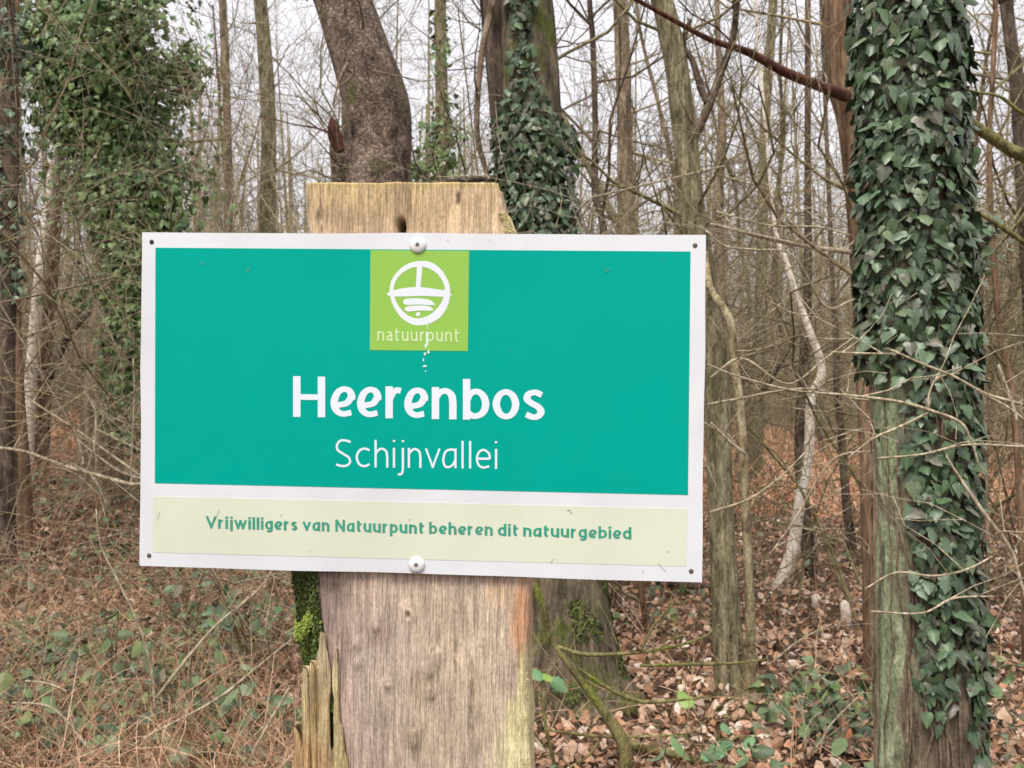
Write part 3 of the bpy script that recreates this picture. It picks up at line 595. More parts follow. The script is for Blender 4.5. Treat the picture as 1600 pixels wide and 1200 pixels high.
# --- twin ivy clad tree right of it
TT, TTp, TTr = traced_tree('ivy_clad_tree', 'tan trunk with a dark ivy patch, second big trunk, right of the post top', 'tree',
    [(815, -200, 78), (818, -60, 80), (822, 0, 84), (828, 120, 90), (832, 250, 98), (838, 420, 108), (852, 650, 122), (868, 850, 138), (876, 950, 152), (882, 1060, 175), (888, 1120, 205)], 5.1, M['bark_foot'], 40, 3, 'twig_olive', 5, 1.5, .012, .05, 2, .6, root=.25,
    branches=[([(752, -160, 34), (765, -40, 36), (768, 0, 38), (776, 90, 38), (782, 170, 36), (790, 260, 36), (805, 380, 36), (820, 480, 34)], M['bark_dark']),
              ([(770, 0, 12, -.1), (752, 90, 10, -.15), (745, 200, 9, -.15), (758, 262, 8, -.1), (778, 330, 8, -.1)], M['twig_brown']),
              ([(782, 278, 9, -.1), (740, 280, 10, -.2), (700, 284, 8, -.3), (640, 292, 5, -.4)], M['bark_dark'])])
# --- big ivy tree at the right, close to the camera
RT, RTp, RTr = traced_tree('ivy_tree_trunk', 'near right tree trunk with pale green lichen bark, wrapped in large dark ivy leaves', 'tree',
    [(1410, -300, 120), (1414, -60, 122), (1418, 0, 124), (1424, 200, 128), (1430, 400, 134), (1436, 600, 138), (1441, 800, 142), (1445, 1000, 147), (1449, 1200, 152), (1453, 1500, 162), (1456, 1620, 170)], 2.85, M['bark_lichen'], 48, 2, 'twig', 0, 1, .01, .035, 3)
# --- olive forked tree right of the sign
traced_tree('forked_tree', 'slim mossy olive tree right of the sign forking above it, with one dark fork', 'tree',
    [(1010, -160, 33), (1030, -20, 34), (1042, 30, 35), (1058, 110, 36), (1068, 200, 37), (1078, 300, 40), (1088, 380, 44), (1104, 480, 42), (1120, 600, 40), (1124, 750, 40), (1132, 900, 43), (1140, 1040, 50), (1143, 1100, 62)], 5.3, M['bark_olive'], 20, 3, 'twig_olive', 9, 1.5, .011, .05, 4, .35,
    branches=[([(1152, -80, 9), (1151, 0, 10), (1145, 60, 11), (1124, 120, 12), (1108, 165, 13), (1090, 205, 13), (1080, 230, 12)], M['bark_dark']),
              ([(1078, 30, 6), (1068, 70, 9), (1082, 95, 10), (1096, 140, 12), (1106, 160, 13)], M['bark_dark']),
              ([(1102, 395, 10, -.1), (1110, 450, 12, -.2), (1140, 500, 13, -.3), (1146, 560, 14, -.3), (1158, 650, 14, -.3), (1164, 780, 14, -.25), (1172, 950, 16, -.2), (1172, 1090, 20, -.1)], M['twig'])])
# --- pale birch
traced_tree('birch_tree', 'crooked white birch bent like a knee, between the sign and the near ivy trunk', 'tree',
    [(1205, 300, 6), (1214, 370, 7), (1228, 410, 10), (1244, 460, 11), (1262, 510, 12), (1281, 562, 14), (1283, 590, 15), (1267, 625, 16), (1264, 700, 16), (1249, 790, 18), (1238, 860, 20), (1217, 920, 22)], 8.2, M['birch'], 14, 2.5, 'twig_pale', 5, 1.2, .007, .05, 5, .5)
traced_tree('dark_sapling', 'dark straight sapling standing directly behind the crooked white birch', 'tree',
    [(1262, 200, 10), (1262, 430, 14), (1257, 560, 17), (1250, 700, 18), (1262, 850, 21), (1270, 915, 24)], 8.7, M['bark_dark'], 10, 3, 'twig_brown', 8, 1.4, .008, .05, 6, .4,
    branches=[([(1285, 470, 5), (1262, 500, 7), (1235, 540, 7), (1205, 595, 5), (1190, 610, 3)], M['bark_dark'])])
traced_tree('dark_sapling', 'thin dark crooked sapling left of the ivy trunk, in front of the reddish bracken', 'tree',
    [(1300, 420, 8), (1306, 520, 10), (1308, 600, 12), (1316, 700, 13), (1322, 780, 14), (1330, 850, 16)], 9.5, M['bark_dark'], 8, 3, 'twig_brown', 6, 1.4, .008, .05, 7, .4)
# --- brown tree close behind the ivy tree
traced_tree('brown_tree', 'reddish brown trunk with a long broken branch, half hidden behind the near ivy trunk', 'tree',
    [(1305, -200, 42), (1310, 0, 44), (1316, 120, 46), (1330, 200, 40), (1340, 330, 34), (1350, 500, 32), (1358, 700, 32), (1366, 900, 36), (1370, 1050, 42), (1372, 1085, 50)], 5.5, M['bark_red'], 18, 3, 'twig', 9, 1.5, .01, .07, 8, .35,
    branches=[([(985, -6, 7, -.9), (1050, 30, 8, -.8), (1110, 62, 9, -.7), (1170, 82, 13, -.5), (1225, 112, 16, -.4), (1280, 134, 17, -.3), (1322, 150, 20, -.1)], M['broken_wood']),
              ([(1110, 350, 5, -.5), (1200, 372, 7, -.4), (1260, 385, 7, -.2), (1340, 395, 9)], M['twig_pale'])])
# --- left side trees
LI, LIp, LIr = traced_tree('ivy_covered_tree', 'tall tree at left hidden under a broad mass of green ivy, bare brown trunk below', 'tree',
    [(180, -200, 45), (186, 0, 48), (190, 150, 50), (188, 300, 52), (178, 450, 56), (163, 560, 56), (157, 650, 58), (158, 730, 70)], 10.5, M['bark_c'], 20, 4, 'twig', 14, 2.2, .015, .05, 9, .35)
traced_tree('birch_tree', 'leftmost pale-barked birch, a slender leaning trunk with peeling bark', 'tree',
    [(88, 180, 11), (80, 280, 13), (70, 360, 15), (62, 430, 17), (54, 520, 18), (48, 600, 19), (43, 700, 20), (42, 760, 22)], 11.2, M['birch'], 12, 3, 'twig_brown', 5, 1.3, .008, .05, 10, .4)
traced_tree('brown_sapling', 'straight pinkish brown sapling touching the right side of the leftmost birch', 'tree',
    [(96, 200, 14), (88, 330, 17), (80, 450, 20), (70, 560, 22), (66, 660, 24), (62, 780, 28)], 11.4, M['bark_red'], 12, 3, 'twig_brown', 6, 1.4, .009, .05, 11, .4,
    branches=[([(166, 440, 6, -.1), (150, 475, 9, -.1), (128, 500, 10, -.1), (106, 525, 13, -.1), (84, 572, 14, -.1), (70, 610, 12)], M['bark_dark']), ([(155, 588, 3, -.3), (110, 605, 5, -.2), (70, 618, 6)], M['bark_dark'])])
for k, (x, w, ww, lb, yy) in enumerate([(8, 26, 'bark_c', 'greyish trunk at the far left edge of the picture, leaning right', 9.2), (30, 15, 'bark_red', 'narrow dark trunk between the left edge and the leftmost birch', 8.4)]):
    traced_tree('slender_tree', lb, 'tree', [(x-18+14*k, -100, w*.6), (x-12+6*k, 200, w*.7), (x-6, 400, w*.8), (x, 600, w*.95), (x+10, 760, w*1.2)], yy, M[ww], 14, 3, 'twig', 8, 1.5, .01, .06, 12+k, .3)
LE, LEp, LEr = traced_tree('ivy_stem_tree', 'dark ivy-hung stem at the top left edge of the picture', 'tree',
    [(10, -150, 20), (12, 0, 22), (18, 200, 24), (15, 400, 24), (10, 600, 26), (8, 745, 30)], 8.0, M['bark_dark'], 12, 3, 'twig', 5, 1.4, .01, .06, 16, .4)
BG, BGp, BGr = traced_tree('ivy_clad_sapling', 'slim ivy-greened tree seen far off between the two big trunks above the post', 'tree',
    [(688, -200, 16), (688, 0, 18), (690, 150, 20), (692, 300, 24), (694, 640, 30)], 14, M['bark_olive'], 10, 3, 'twig_olive', 14, 1.6, .012, .05, 17, .3)
for k, (tab, Y, mt, lb) in enumerate([
    ([(965, -120, 22), (972, 60, 24), (976, 200, 24), (978, 330, 26), (985, 640, 30)], 10, 'bark_c', 'straight grey-tan trunk rising behind the right half of the sign top'),
    ([(918, -60, 8), (926, 60, 9), (930, 190, 9), (930, 300, 11), (944, 370, 12), (960, 640, 16)], 7.5, 'bark_dark', 'thin dark pole-like tree just right of the ivy patch on the second big trunk'),
    ([(1122, 60, 9), (1128, 200, 14), (1122, 300, 18), (1124, 400, 18), (1130, 640, 22)], 12, 'bark_c', 'mid-distance trunk directly right of the forked olive tree'),
    ([(1208, 0, 14), (1195, 200, 16), (1190, 400, 18), (1186, 560, 20), (1180, 690, 24)], 15, 'bark_olive', 'greenish trunk between the forked tree and the crooked birch'),
    ([(1566, -80, 20), (1572, 0, 20), (1580, 70, 20), (1592, 160, 24), (1608, 400, 26), (1620, 700, 30)], 6.5, 'bark_dark', 'dark trunk in the top right corner of the picture'),
    ([(1552, -80, 7), (1556, 20, 8), (1552, 100, 8), (1546, 260, 8), (1560, 500, 9), (1584, 640, 10), (1600, 900, 12)], 5.9, 'bark_red', 'thin reddish sapling right of the near ivy trunk'),
    ([(400, -80, 20), (412, 60, 22), (420, 200, 24), (418, 330, 26), (420, 640, 30)], 12, 'bark_olive', 'olive trunk between the left ivy mass and the post top'),
    ([(345, -80, 12), (352, 100, 13), (356, 250, 14), (360, 640, 18)], 13.5, 'bark_c', 'thin tan trunk right of the left ivy mass'),
    ([(905, 905, 10), (1000, 905, 9), (1008, 960, 11), (1018, 1010, 14)][1:], 6.6, 'bark_red', 'short leaning brown stem beneath the lower right part of the sign')]):
    if k == 8: tab = [(985, 700, 9)]+tab
    traced_tree('slender_tree', lb, 'tree', tab, Y, M[mt], 12, 3 if k != 8 else 1, ['twig', 'twig_brown', 'twig_olive'][k % 3], 9 if k != 8 else 3, 1.7, .01, .05, 30+k, .3)

# ------------------------------------------------------------------ ivy
def leaf_template(kind, s):
    r = np.random.default_rng(s)
    if kind == 'ivy':
        o = np.array([(.05, .06), (.22, .16), (.40, .10), (.50, -.12), (.36, -.30), (.33, -.52), (.13, -.82), (0, -1.)]) 
        o[:, 0] *= r.uniform(.9, 1.15); o += r.normal(size=o.shape)*.02; o[-1, 0] = 0
    elif kind == 'bramble': o = np.array([(.03, .02), (.17, -.02), (.22, -.12), (.32, -.20), (.29, -.33), (.35, -.45), (.26, -.60), (.20, -.78), (0, -1.)])
    else: o = np.array([(.02, 0), (.24, -.2), (.30, -.5), (.16, -.85), (0, -1.)])
    L = o[:-1][::-1]*np.array([-1, 1]); out = np.concatenate([o, L]); n = len(out)
    cz = lambda p: -.28*np.abs(p[:, 0])**1.1-.14*(p[:, 1]+.35)**2+.03*np.sin(p[:, 0]*9+s)
    V = np.concatenate([out, [(0, -.35)], [(0, 0.02)]]); V = np.column_stack([V, cz(V)+(np.r_[np.zeros(n), .03, 0])])
    F = np.array([(i, (i+1) % n, n) for i in range(n)]); luv = np.column_stack([V[:, 0], V[:, 1]-.0, np.zeros(len(V))])
    return V[:n+1], F[:, ::-1], luv[:n+1]
TEMPL = {k: [leaf_template(k, s) for s in range(4)] for k in ('ivy', 'bramble', 'oval')}
def leaf_frames(nrm, R_, jit=.35, droop=1.0):
    n = len(nrm); nr = nrm+R_.normal(size=(n, 3))*jit; nr /= np.linalg.norm(nr, axis=1)[:, None]
    up = np.tile(np.array([0, 0, 1.]), (n, 1))*droop+R_.normal(size=(n, 3))*.35; up -= nr*(up*nr).sum(1)[:, None]; up /= np.linalg.norm(up, axis=1)[:, None]+1e-9
    return np.cross(up, nr), up, nr
def leaves(parent, base, pos, nrm, size, mat, seed, singles=300, kind='ivy', jit=.35, droop=1., name='leaf'):
    R_ = np.random.default_rng(seed); x, u, nr = leaf_frames(nrm, R_, jit, droop); sz = size*R_.uniform(.45, 1.35, len(pos)); 
    Mx = np.stack([x, u, nr], -1)*sz[:, None, None]
    score = sz*np.maximum(.05, -nr[:, 1])-.15*size*(pos[:, 1]-pos[:, 1].min()); vis = (pos[:, 2] < CAMZ+610/FPX*pos[:, 1]+.05) & (pos[:, 2] > CAMZ-600/FPX*pos[:, 1]-.05)
    order = np.argsort(-(score-10*(~vis))); S1 = order[:singles]; S2 = order[singles:]
    mats = []
    for q in range(12):
        V, F, luv = TEMPL[kind][q % 4]; mb = MB(); mb.add(V, F, luv=luv, rnd=(q+.5)/12); me = mb.mesh('leaf'); me.materials.append(mat); mats.append(me)
    for i in S1:
        o = bpy.data.objects.new(name, mats[R_.integers(12)]); COL.objects.link(o); o.parent = parent
        m4 = np.eye(4); m4[:3, :3] = Mx[i]; m4[:3, 3] = pos[i]-base; o.matrix_local = Matrix(m4)
    if len(S2):
        mb = MB()
        for q in range(4):
            ii = S2[q::4]
            if len(ii): V, F, luv = TEMPL[kind][q]; mb.inst(V, [F], Mx[ii], pos[ii], R_.random(len(ii)), luv)
        mobj('foliage', mb.mesh('foliage', base), mat, parent, kind='stuff')
def on_trunk(pts, rad, n, R_, a0=-math.pi, a1=0, z0=None, z1=None):
    zz = R_.uniform(z0, z1, n); o = np.argsort(pts[:, 2]); P = pts[o]; r = rad[o]
    cx, cy, rr_ = (np.interp(zz, P[:, 2], v) for v in (P[:, 0], P[:, 1], r)); a = R_.uniform(a0, a1, n)
    nr = np.stack([np.cos(a), np.sin(a), np.full(n, .12)], -1); return cx, cy, zz, rr_, a, nr
def pxz(py, Y): return at(800, py, Y)[2]
# 1: near right tree
R_ = np.random.default_rng(50); n = 7000
cx, cy, zz, rr_, a, nr = on_trunk(RTp, RTr, n, R_, -math.pi-.7, .7, pxz(1260, 2.85), pxz(-150, 2.85))
pyv = 610-(zz-CAMZ)/2.85*FPX; ph = a+math.pi/2                           # 0 faces the camera
cl = fnoise(8, 2, 14, 1.2, 7)(np.stack([a*2, zz*5], -1))
cover = np.interp(pyv, [0, 560, 720, 850, 960, 1060, 1200], [.95, .92, .82, .72, .62, .5, .38])
cover = cover-.9*sstep(.35, .85, -ph)*sstep(520, 640, pyv)-.35*sstep(.25, .0, np.abs(ph-.25))*sstep(1000, 1100, pyv)
keep = (R_.random(n)*.55+.45*(.5-cl*.9)) < cover
shag = np.interp(pyv, [0, 300, 700, 1000, 1200], [.045, .036, .03, .02, .012]); off = .006+shag*R_.random(n)**1.2+.012*np.maximum(0, cl)
pos = np.stack([cx+np.cos(a)*(rr_+off), cy+np.sin(a)*(rr_+off), zz], -1)[keep]; nr = nr[keep]
ivyR = empty('ivy_plant', (RTp[-1, 0], RTp[-1, 1], gh(RTp[-1, 0], RTp[-1, 1])), 'dark glossy large-leaved ivy climbing the near right trunk', 'ivy', 'ivy plants climbing the trees')
bR = np.array(ivyR.location)
leaves(ivyR, bR, pos, nr, .035, M['ivy'], 51, jit=.45)
mb = MB()
for q in range(15):
    a_ = R_.uniform(-math.pi, 0); z0_ = .0; k = 30; z_ = np.linspace(z0_, R_.uniform(1.3, 2.6), k); aa = a_+np.cumsum(R_.normal(size=k))*.07
    o = np.argsort(RTp[:, 2]); cx_, cy_, r_ = (np.interp(z_, RTp[o, 2], v[o]) for v in (RTp[:, 0], RTp[:, 1], RTr))
    mb.tube(np.stack([cx_+np.cos(aa)*(r_+.006), cy_+np.sin(aa)*(r_+.006), z_], -1), np.linspace(.006, .002, k)*R_.uniform(.5, 1.2), 5)
mobj('stem', mb.mesh('ivy_stems', bR), M['twig_brown'], ivyR)
# 2: twin tree
n = 4200; cx, cy, zz, rr_, a, nr = on_trunk(TTp, TTr, n, R_, -math.pi, 0, pxz(450, 5.1), pxz(-100, 5.1)); pyv = 610-(zz-CAMZ)/5.1*FPX
pxv = 800+(cx+np.cos(a)*rr_)/(cy+np.sin(a)*rr_)*FPX
cl = fnoise(9, 2, 14, 1, 6)(np.stack([a*2, zz*3], -1))
lo = np.interp(pyv, [-100, 0, 60, 130, 200, 400], [800, 800, 800, 800, 786, 788]); hi = np.interp(pyv, [-100, 0, 60, 130, 200, 400], [828, 826, 826, 832, 874, 880])
keep = (pxv > lo-6+cl*10) & (pxv < hi+6+cl*10) & (R_.random(n) < np.interp(pyv, [0, 130, 210], [.25, .35, .9]))
off = .01+np.interp(pyv, [0, 150, 220, 400], [.02, .03, .06, .06])*R_.random(n)
pos = np.stack([cx+np.cos(a)*(rr_+off), cy+np.sin(a)*(rr_+off), zz], -1)[keep]
ivyT = empty('ivy_plant', TTp[-1]*[1, 1, 0], 'dark ivy patch widening downward on the second big trunk above the sign', 'ivy', 'ivy plants climbing the trees')
leaves(ivyT, TTp[-1]*[1, 1, 0], pos, nr[keep], .038, M['ivy'], 52, jit=.5)
# few moss flakes at the foot of the twin tree
n = 5000; cx, cy, zz, rr_, a, nr = on_trunk(TTp, TTr, n, R_, -math.pi, .3, -.02, .75); cl = fnoise(10, 2, 12, 1, 5)(np.stack([a*2, zz*8], -1)); keep = cl+a*.35+.35-zz*.5 > 0
mm = flakes('moss', M['moss'], np.stack([cx+np.cos(a)*rr_*1.02, cy+np.sin(a)*rr_*1.02, zz], -1)[keep]-np.array(TT.location), nr[keep], .008, parent=TT, kind='stuff')
# 3: broad mass at left
def mass(parent, base, blobs, n, size, mat, seed, singles, droop=.8):
    R_ = np.random.default_rng(seed); P, Q = [], []
    wts = np.array([b[2]*b[3] for b in blobs], float); wts /= wts.sum()
    for b, w in zip(blobs, wts):
        k = int(n*w); px, py, rx, ry, Y = b; c = at(px, py, Y); s = Y/FPX
        u = R_.normal(size=(k, 3)); u /= np.linalg.norm(u, axis=1)[:, None]; rad = np.abs(R_.normal(size=k))*.7+.1
        p = c+u*rad[:, None]*np.array([rx*s, min(rx, ry)*s*.8, ry*s]); P.append(p); q = u*.6+np.array([0, -.5, .35]); Q.append(q)
    P = np.concatenate(P); Q = np.concatenate(Q); cl = fnoise(seed, 3, 18, 1.5, 9)(P*1.2); k = cl > -.5
    Q = Q[k]; Q /= np.linalg.norm(Q, axis=1)[:, None]; leaves(parent, base, P[k], Q, size, mat, seed, singles, jit=.6, droop=droop)
ivyL = empty('ivy_plant', LIp[-1], 'broad bushy green ivy mass swallowing the tall tree at upper left', 'ivy', 'ivy plants climbing the trees')
mass(ivyL, LIp[-1], [(185, 20, 60, 60, 9.5), (190, 90, 50, 40, 9.6), (120, 20, 80, 70, 10.4), (220, 30, 60, 60, 10.3), (100, 110, 70, 60, 10.2), (180, 120, 90, 70, 10.3), (190, 210, 85, 60, 10.2), (110, 190, 50, 50, 10.2), (215, 290, 80, 60, 10.1), (190, 370, 50, 50, 10.2), (203, 440, 34, 70, 9.9), (125, 450, 35, 20, 9.9), (200, 530, 34, 60, 9.8), (196, 610, 32, 50, 9.8), (205, 670, 18, 30, 9.8), (240, 350, 50, 40, 10.1), (275, 110, 40, 40, 10.1), (60, 60, 40, 50, 10.2), (150, 300, 50, 45, 10.2), (170, -90, 150, 70, 10.4)], 44000, .06, M['ivy_fresh'], 53, 300)
ivyE = empty('ivy_plant', LEp[-1], 'dark ivy strand hanging down the stem at the left picture edge', 'ivy', 'ivy plants climbing the trees')
mass(ivyE, LEp[-1], [(15, 190, 28, 100, 8), (10, 330, 22, 80, 8), (5, 60, 40, 50, 8), (20, 430, 16, 50, 8)], 1500, .06, M['ivy'], 54, 120)
ivyB = empty('ivy_plant', BGp[-1], 'faint green ivy thickening around the far slim tree between the two big trunks', 'ivy', 'ivy plants climbing the trees')
mass(ivyB, BGp[-1], [(688, 60, 14, 100, 14), (692, 200, 26, 50, 14), (690, 250, 40, 45, 14), (650, 265, 30, 20, 14)], 1500, .07, M['ivy_fresh'], 55, 0)
ivyS = empty('ivy_plant', at(1560, 640, 9), 'small spray of ivy behind the right edge of the near ivy trunk', 'ivy', 'ivy plants climbing the trees')
mass(ivyS, at(1560, 640, 9), [(1530, 420, 28, 34, 5.5), (1535, 360, 20, 20, 5.5)], 350, .055, M['ivy'], 56, 60)
mobj('stem', (lambda mb: (mb.tube(px_path([(1530, 330, 4), (1532, 430, 6), (1540, 700, 9), (1545, 1040, 12)], 5.5, None)[0], .012, 5), mb.mesh('s', at(1560, 640, 9)))[1])(MB()), M['twig_brown'], ivyS)

# ------------------------------------------------------------------ foreground twigs and saplings
def stems(name, label, cat, paths, Y, mat, base_px=None, group=None, seed=0, r0=None, side=3):
    R_ = np.random.default_rng(seed+500); allp = [px_path(p, Y, None, False) for p in paths]
    b = allp[0][0][-1]; base = np.array([b[0], b[1], gh(b[0], b[1])]); t = empty(name, base, label, cat, group)
    for i, (pp, rr_) in enumerate(allp):
        mb = MB(); mb.tube(pp, rr_*.82, 6, True, rough_disp(seed+i, .16, 30))
        if side: side_branches(mb, pp, rr_.mean(), side, .35, R_, (2, 2), 0, .002, .02, 1)
        mobj('stem' if i == 0 else 'twig', mb.mesh('twig', base), mat, t)
    return t
stems('bare_shrub', 'bare shrub whose pale crooked twigs reach across the near ivy trunk from the right', 'shrub', [
    [(1383, 545, 3), (1395, 548, 4), (1440, 568, 5), (1490, 588, 5), (1540, 615, 6), (1590, 630, 7), (1680, 660, 9), (1760, 760, 12), (1800, 1100, 16), (1810, 1500, 20), (1812, 1640, 22)],
    [(1105, 569, 3), (1160, 590, 3.5), (1240, 610, 4), (1320, 617, 5), (1400, 627, 6), (1450, 640, 7), (1500, 660, 6), (1518, 690, 5), (1530, 725, 4), (1543, 740, 3)],
    [(1325, 715, 3), (1365, 685, 4.5), (1410, 665, 5), (1450, 645, 5)],
    [(1300, 550, 3), (1340, 552, 4), (1395, 553, 4)], [(1370, 716, 3), (1440, 710, 4), (1510, 695, 4), (1600, 698, 5), (1680, 700, 6)],
    [(1450, 640, 5), (1452, 615, 4), (1466, 590, 3.5), (1500, 583, 3)], [(1478, 712, 4), (1505, 755, 6), (1540, 805, 7), (1580, 860, 7), (1600, 925, 6), (1640, 1050, 8)],
    [(1352, 920, 3), (1400, 895, 4), (1460, 900, 4.5), (1510, 890, 4.5), (1550, 870, 3)], [(1360, 955, 3), (1440, 958, 4), (1490, 935, 4.5), (1555, 932, 3.5)],
    [(1560, 570, 5), (1580, 625, 6), (1590, 660, 5)], [(1640, 690, 7), (1580, 640, 5), (1530, 612, 4)]], 2.45, M['twig_pale'], seed=1, side=2)
stems('bare_shrub', 'bare shrub twigs crossing level between the sign edge and the near ivy trunk', 'shrub', [
    [(1102, 360, 4), (1135, 385, 4), (1180, 390, 4), (1240, 400, 4), (1290, 478, 3), (1330, 470, 5), (1385, 450, 6), (1410, 440, 4), (1430, 800, 9, .8), (1425, 1190, 12, .8)],
    [(1105, 632, 4), (1160, 622, 5), (1210, 612, 4.5), (1270, 608, 5), (1330, 622, 5), (1400, 630, 5)],
    [(1118, 330, 3), (1200, 352, 4), (1280, 355, 4), (1330, 368, 4)], [(1260, 705, 3), (1220, 745, 4), (1170, 780, 4), (1110, 800, 4)],
    [(1200, 870, 3), (1240, 815, 4), (1300, 720, 4), (1365, 704, 4)], [(1110, 590, 4), (1160, 560, 4), (1230, 600, 4), (1290, 560, 4), (1330, 530, 3)],
    [(1110, 660, 5), (1140, 690, 7), (1165, 710, 6)]], 3.6, M['twig_pale'], seed=2, side=3)
stems('mossy_branch_tree', 'tree off to the right whose thick mossy yellow-green branch enters at the right edge', 'tree', [
    [(1470, 170, 14, -.1), (1510, 190, 22), (1540, 208, 25), (1575, 232, 26), (1610, 250, 28), (1700, 310, 34), (1750, 500, 60), (1760, 900, 80), (1765, 1500, 100)],
    [(1400, 60, 4), (1500, 135, 5), (1560, 150, 7), (1600, 178, 9), (1680, 220, 12)], [(1515, 325, 4), (1550, 345, 9), (1600, 378, 11), (1680, 430, 12)]], 3.2, M['moss_branch'], seed=3, side=2)
stems('leaning_sapling', 'thin mossy sapling leaning across the tree foot beneath the right end of the sign', 'sapling', [
    [(826, 870, 11), (833, 905, 13), (848, 950, 14), (862, 1000, 12), (905, 1060, 14), (950, 1120, 20), (975, 1165, 26), (985, 1230, 30)],
    [(905, 1045, 7), (950, 1075, 8), (1000, 1096, 8), (1050, 1095, 6), (1110, 1088, 4)], [(870, 1010, 7), (910, 1022, 8), (960, 1022, 7), (1010, 1018, 6), (1090, 1000, 4), (1125, 975, 3)],
    [(1000, 1020, 5), (1020, 980, 4), (1050, 945, 3)], [(1000, 1040, 6), (1080, 1038, 7), (1150, 1036, 5), (1200, 1030, 3)], [(850, 1080, 5), (852, 1130, 6), (870, 1210, 8)],
    [(880, 1205, 5), (920, 1180, 5), (940, 1150, 4)], [(850, 1140, 4), (930, 1150, 6), (1030, 1150, 5), (1080, 1145, 3)]], 4.0, M['moss_branch'], seed=4, side=3)
stems('fallen_branch', 'mossy yellow-green fallen branch lying at the bottom right of the post', 'branch', [[(960, 1150, 16), (1000, 1168, 18), (1050, 1178, 16), (1100, 1192, 12), (1130, 1198, 8)]], 4.25, M['moss_branch'], seed=5, side=2)
stems('fallen_branch', 'long brown fallen branch on the ground behind the forked tree', 'branch', [[(1040, 913, 12), (1120, 918, 13), (1200, 928, 12), (1280, 935, 10), (1335, 942, 7)]], 7.9, M['bark_dark'], seed=6, side=4)
stems('bare_shrub', 'bare shrub of pale arching stems at lower left, left of the sign', 'shrub', [
    [(0, 700, 6), (40, 706, 6), (100, 728, 7), (150, 742, 7), (200, 756, 8), (250, 770, 8), (330, 880, 10, .2), (350, 1000, 12, .5)],
    [(40, 620, 3), (70, 640, 4), (120, 672, 4), (170, 708, 5), (222, 745, 5)], [(122, 685, 4), (130, 720, 5), (128, 726, 4)], [(122, 688, 4), (160, 718, 4.5), (190, 738, 4.5), (230, 750, 4)],
    [(132, 612, 3), (148, 640, 5), (150, 670, 5), (148, 700, 5), (152, 725, 3)], [(208, 560, 3), (210, 620, 3.5), (206, 700, 4), (205, 760, 4)], [(118, 728, 4), (145, 745, 5), (168, 790, 3)],
    [(150, 670, 4), (190, 690, 4), (230, 708, 4)], [(20, 702, 4), (28, 690, 4), (33, 680, 3)]], 6.4, M['twig_pale'], seed=7, side=4)
stems('bramble_cane', 'tall arching tan bramble cane in front of the lower left undergrowth', 'bramble', [
    [(150, 795, 3), (157, 850, 3.5), (185, 910, 4.5), (210, 960, 5), (228, 1010, 5), (238, 1055, 6), (242, 1110, 6)]], 4.4, M['twig_pale'], seed=8, side=1)
stems('bramble_cane', 'long straight dry cane slanting up to the mossy left side of the post', 'bramble', [
    [(430, 885, 3), (400, 925, 4), (340, 975, 5), (300, 1020, 6), (262, 1068, 7), (245, 1090, 6)]], 4.2, M['twig_pale'], seed=9, side=1)
stems('bramble_cane', 'thin dry cane running up right to the post just above its splinters', 'bramble', [
    [(455, 1000, 3), (405, 1040, 4), (350, 1085, 5), (290, 1120, 5), (240, 1145, 6), (200, 1170, 6)]], 3.9, M['twig_pale'], seed=10, side=1)
stems('bramble_cane', 'pale bent cane beside the bottom left of the post', 'bramble', [
    [(452, 1075, 5), (435, 1105, 6), (415, 1140, 6), (398, 1170, 7), (382, 1210, 7)]], 3.6, M['twig_pale'], seed=11, side=0)
stems('bramble_cane', 'drooping hooked cane near the bottom left corner', 'bramble', [
    [(40, 1068, 4), (38, 1085, 4), (20, 1110, 3)][::-1], [(40, 1064, 4), (75, 1068, 4), (105, 1080, 3)], [(20, 1098, 4), (70, 1102, 5), (100, 1122, 6), (135, 1165, 6), (180, 1210, 6)]], 3.9, M['twig_pale'], seed=12, side=1)
stems('bare_sapling', 'pale thin sapling arching low in the leaf litter right of the sign', 'sapling', [
    [(1240, 1082, 3), (1252, 1110, 5), (1258, 1150, 6), (1258, 1215, 6)], [(1350, 1080, 3), (1300, 1130, 4), (1282, 1160, 5), (1240, 1200, 5)], [(1200, 1040, 3), (1250, 1000, 3.5), (1300, 975, 3)]], 4.3, M['twig_pale'], seed=13, side=2)
for k, (px, py, Y, lb) in enumerate([(1321, 985, 6.8, 'pale broken stump sticking out of the leaf litter left of the near ivy trunk'), (1275, 962, 7.3, 'small cream stump tip in the leaf litter, left of the taller pale stump')]):
    mb = MB(); p = at(px, py, Y); g = gh(p[0], p[1]); h = .17 if k == 0 else .08
    mb.tube([(p[0], p[1], g-.03), (p[0]+.005, p[1], g+h*.5), (p[0]-.005, p[1], g+h*.9), (p[0]-.01, p[1], g+h)], [.036, .03, .027, .01], 9, True, rough_disp(k, .2, 30))
    o = mobj('wood_stump', mb.mesh('stump', p), M['birch'], None, tuple(p)); tag(o, lb, 'stump')

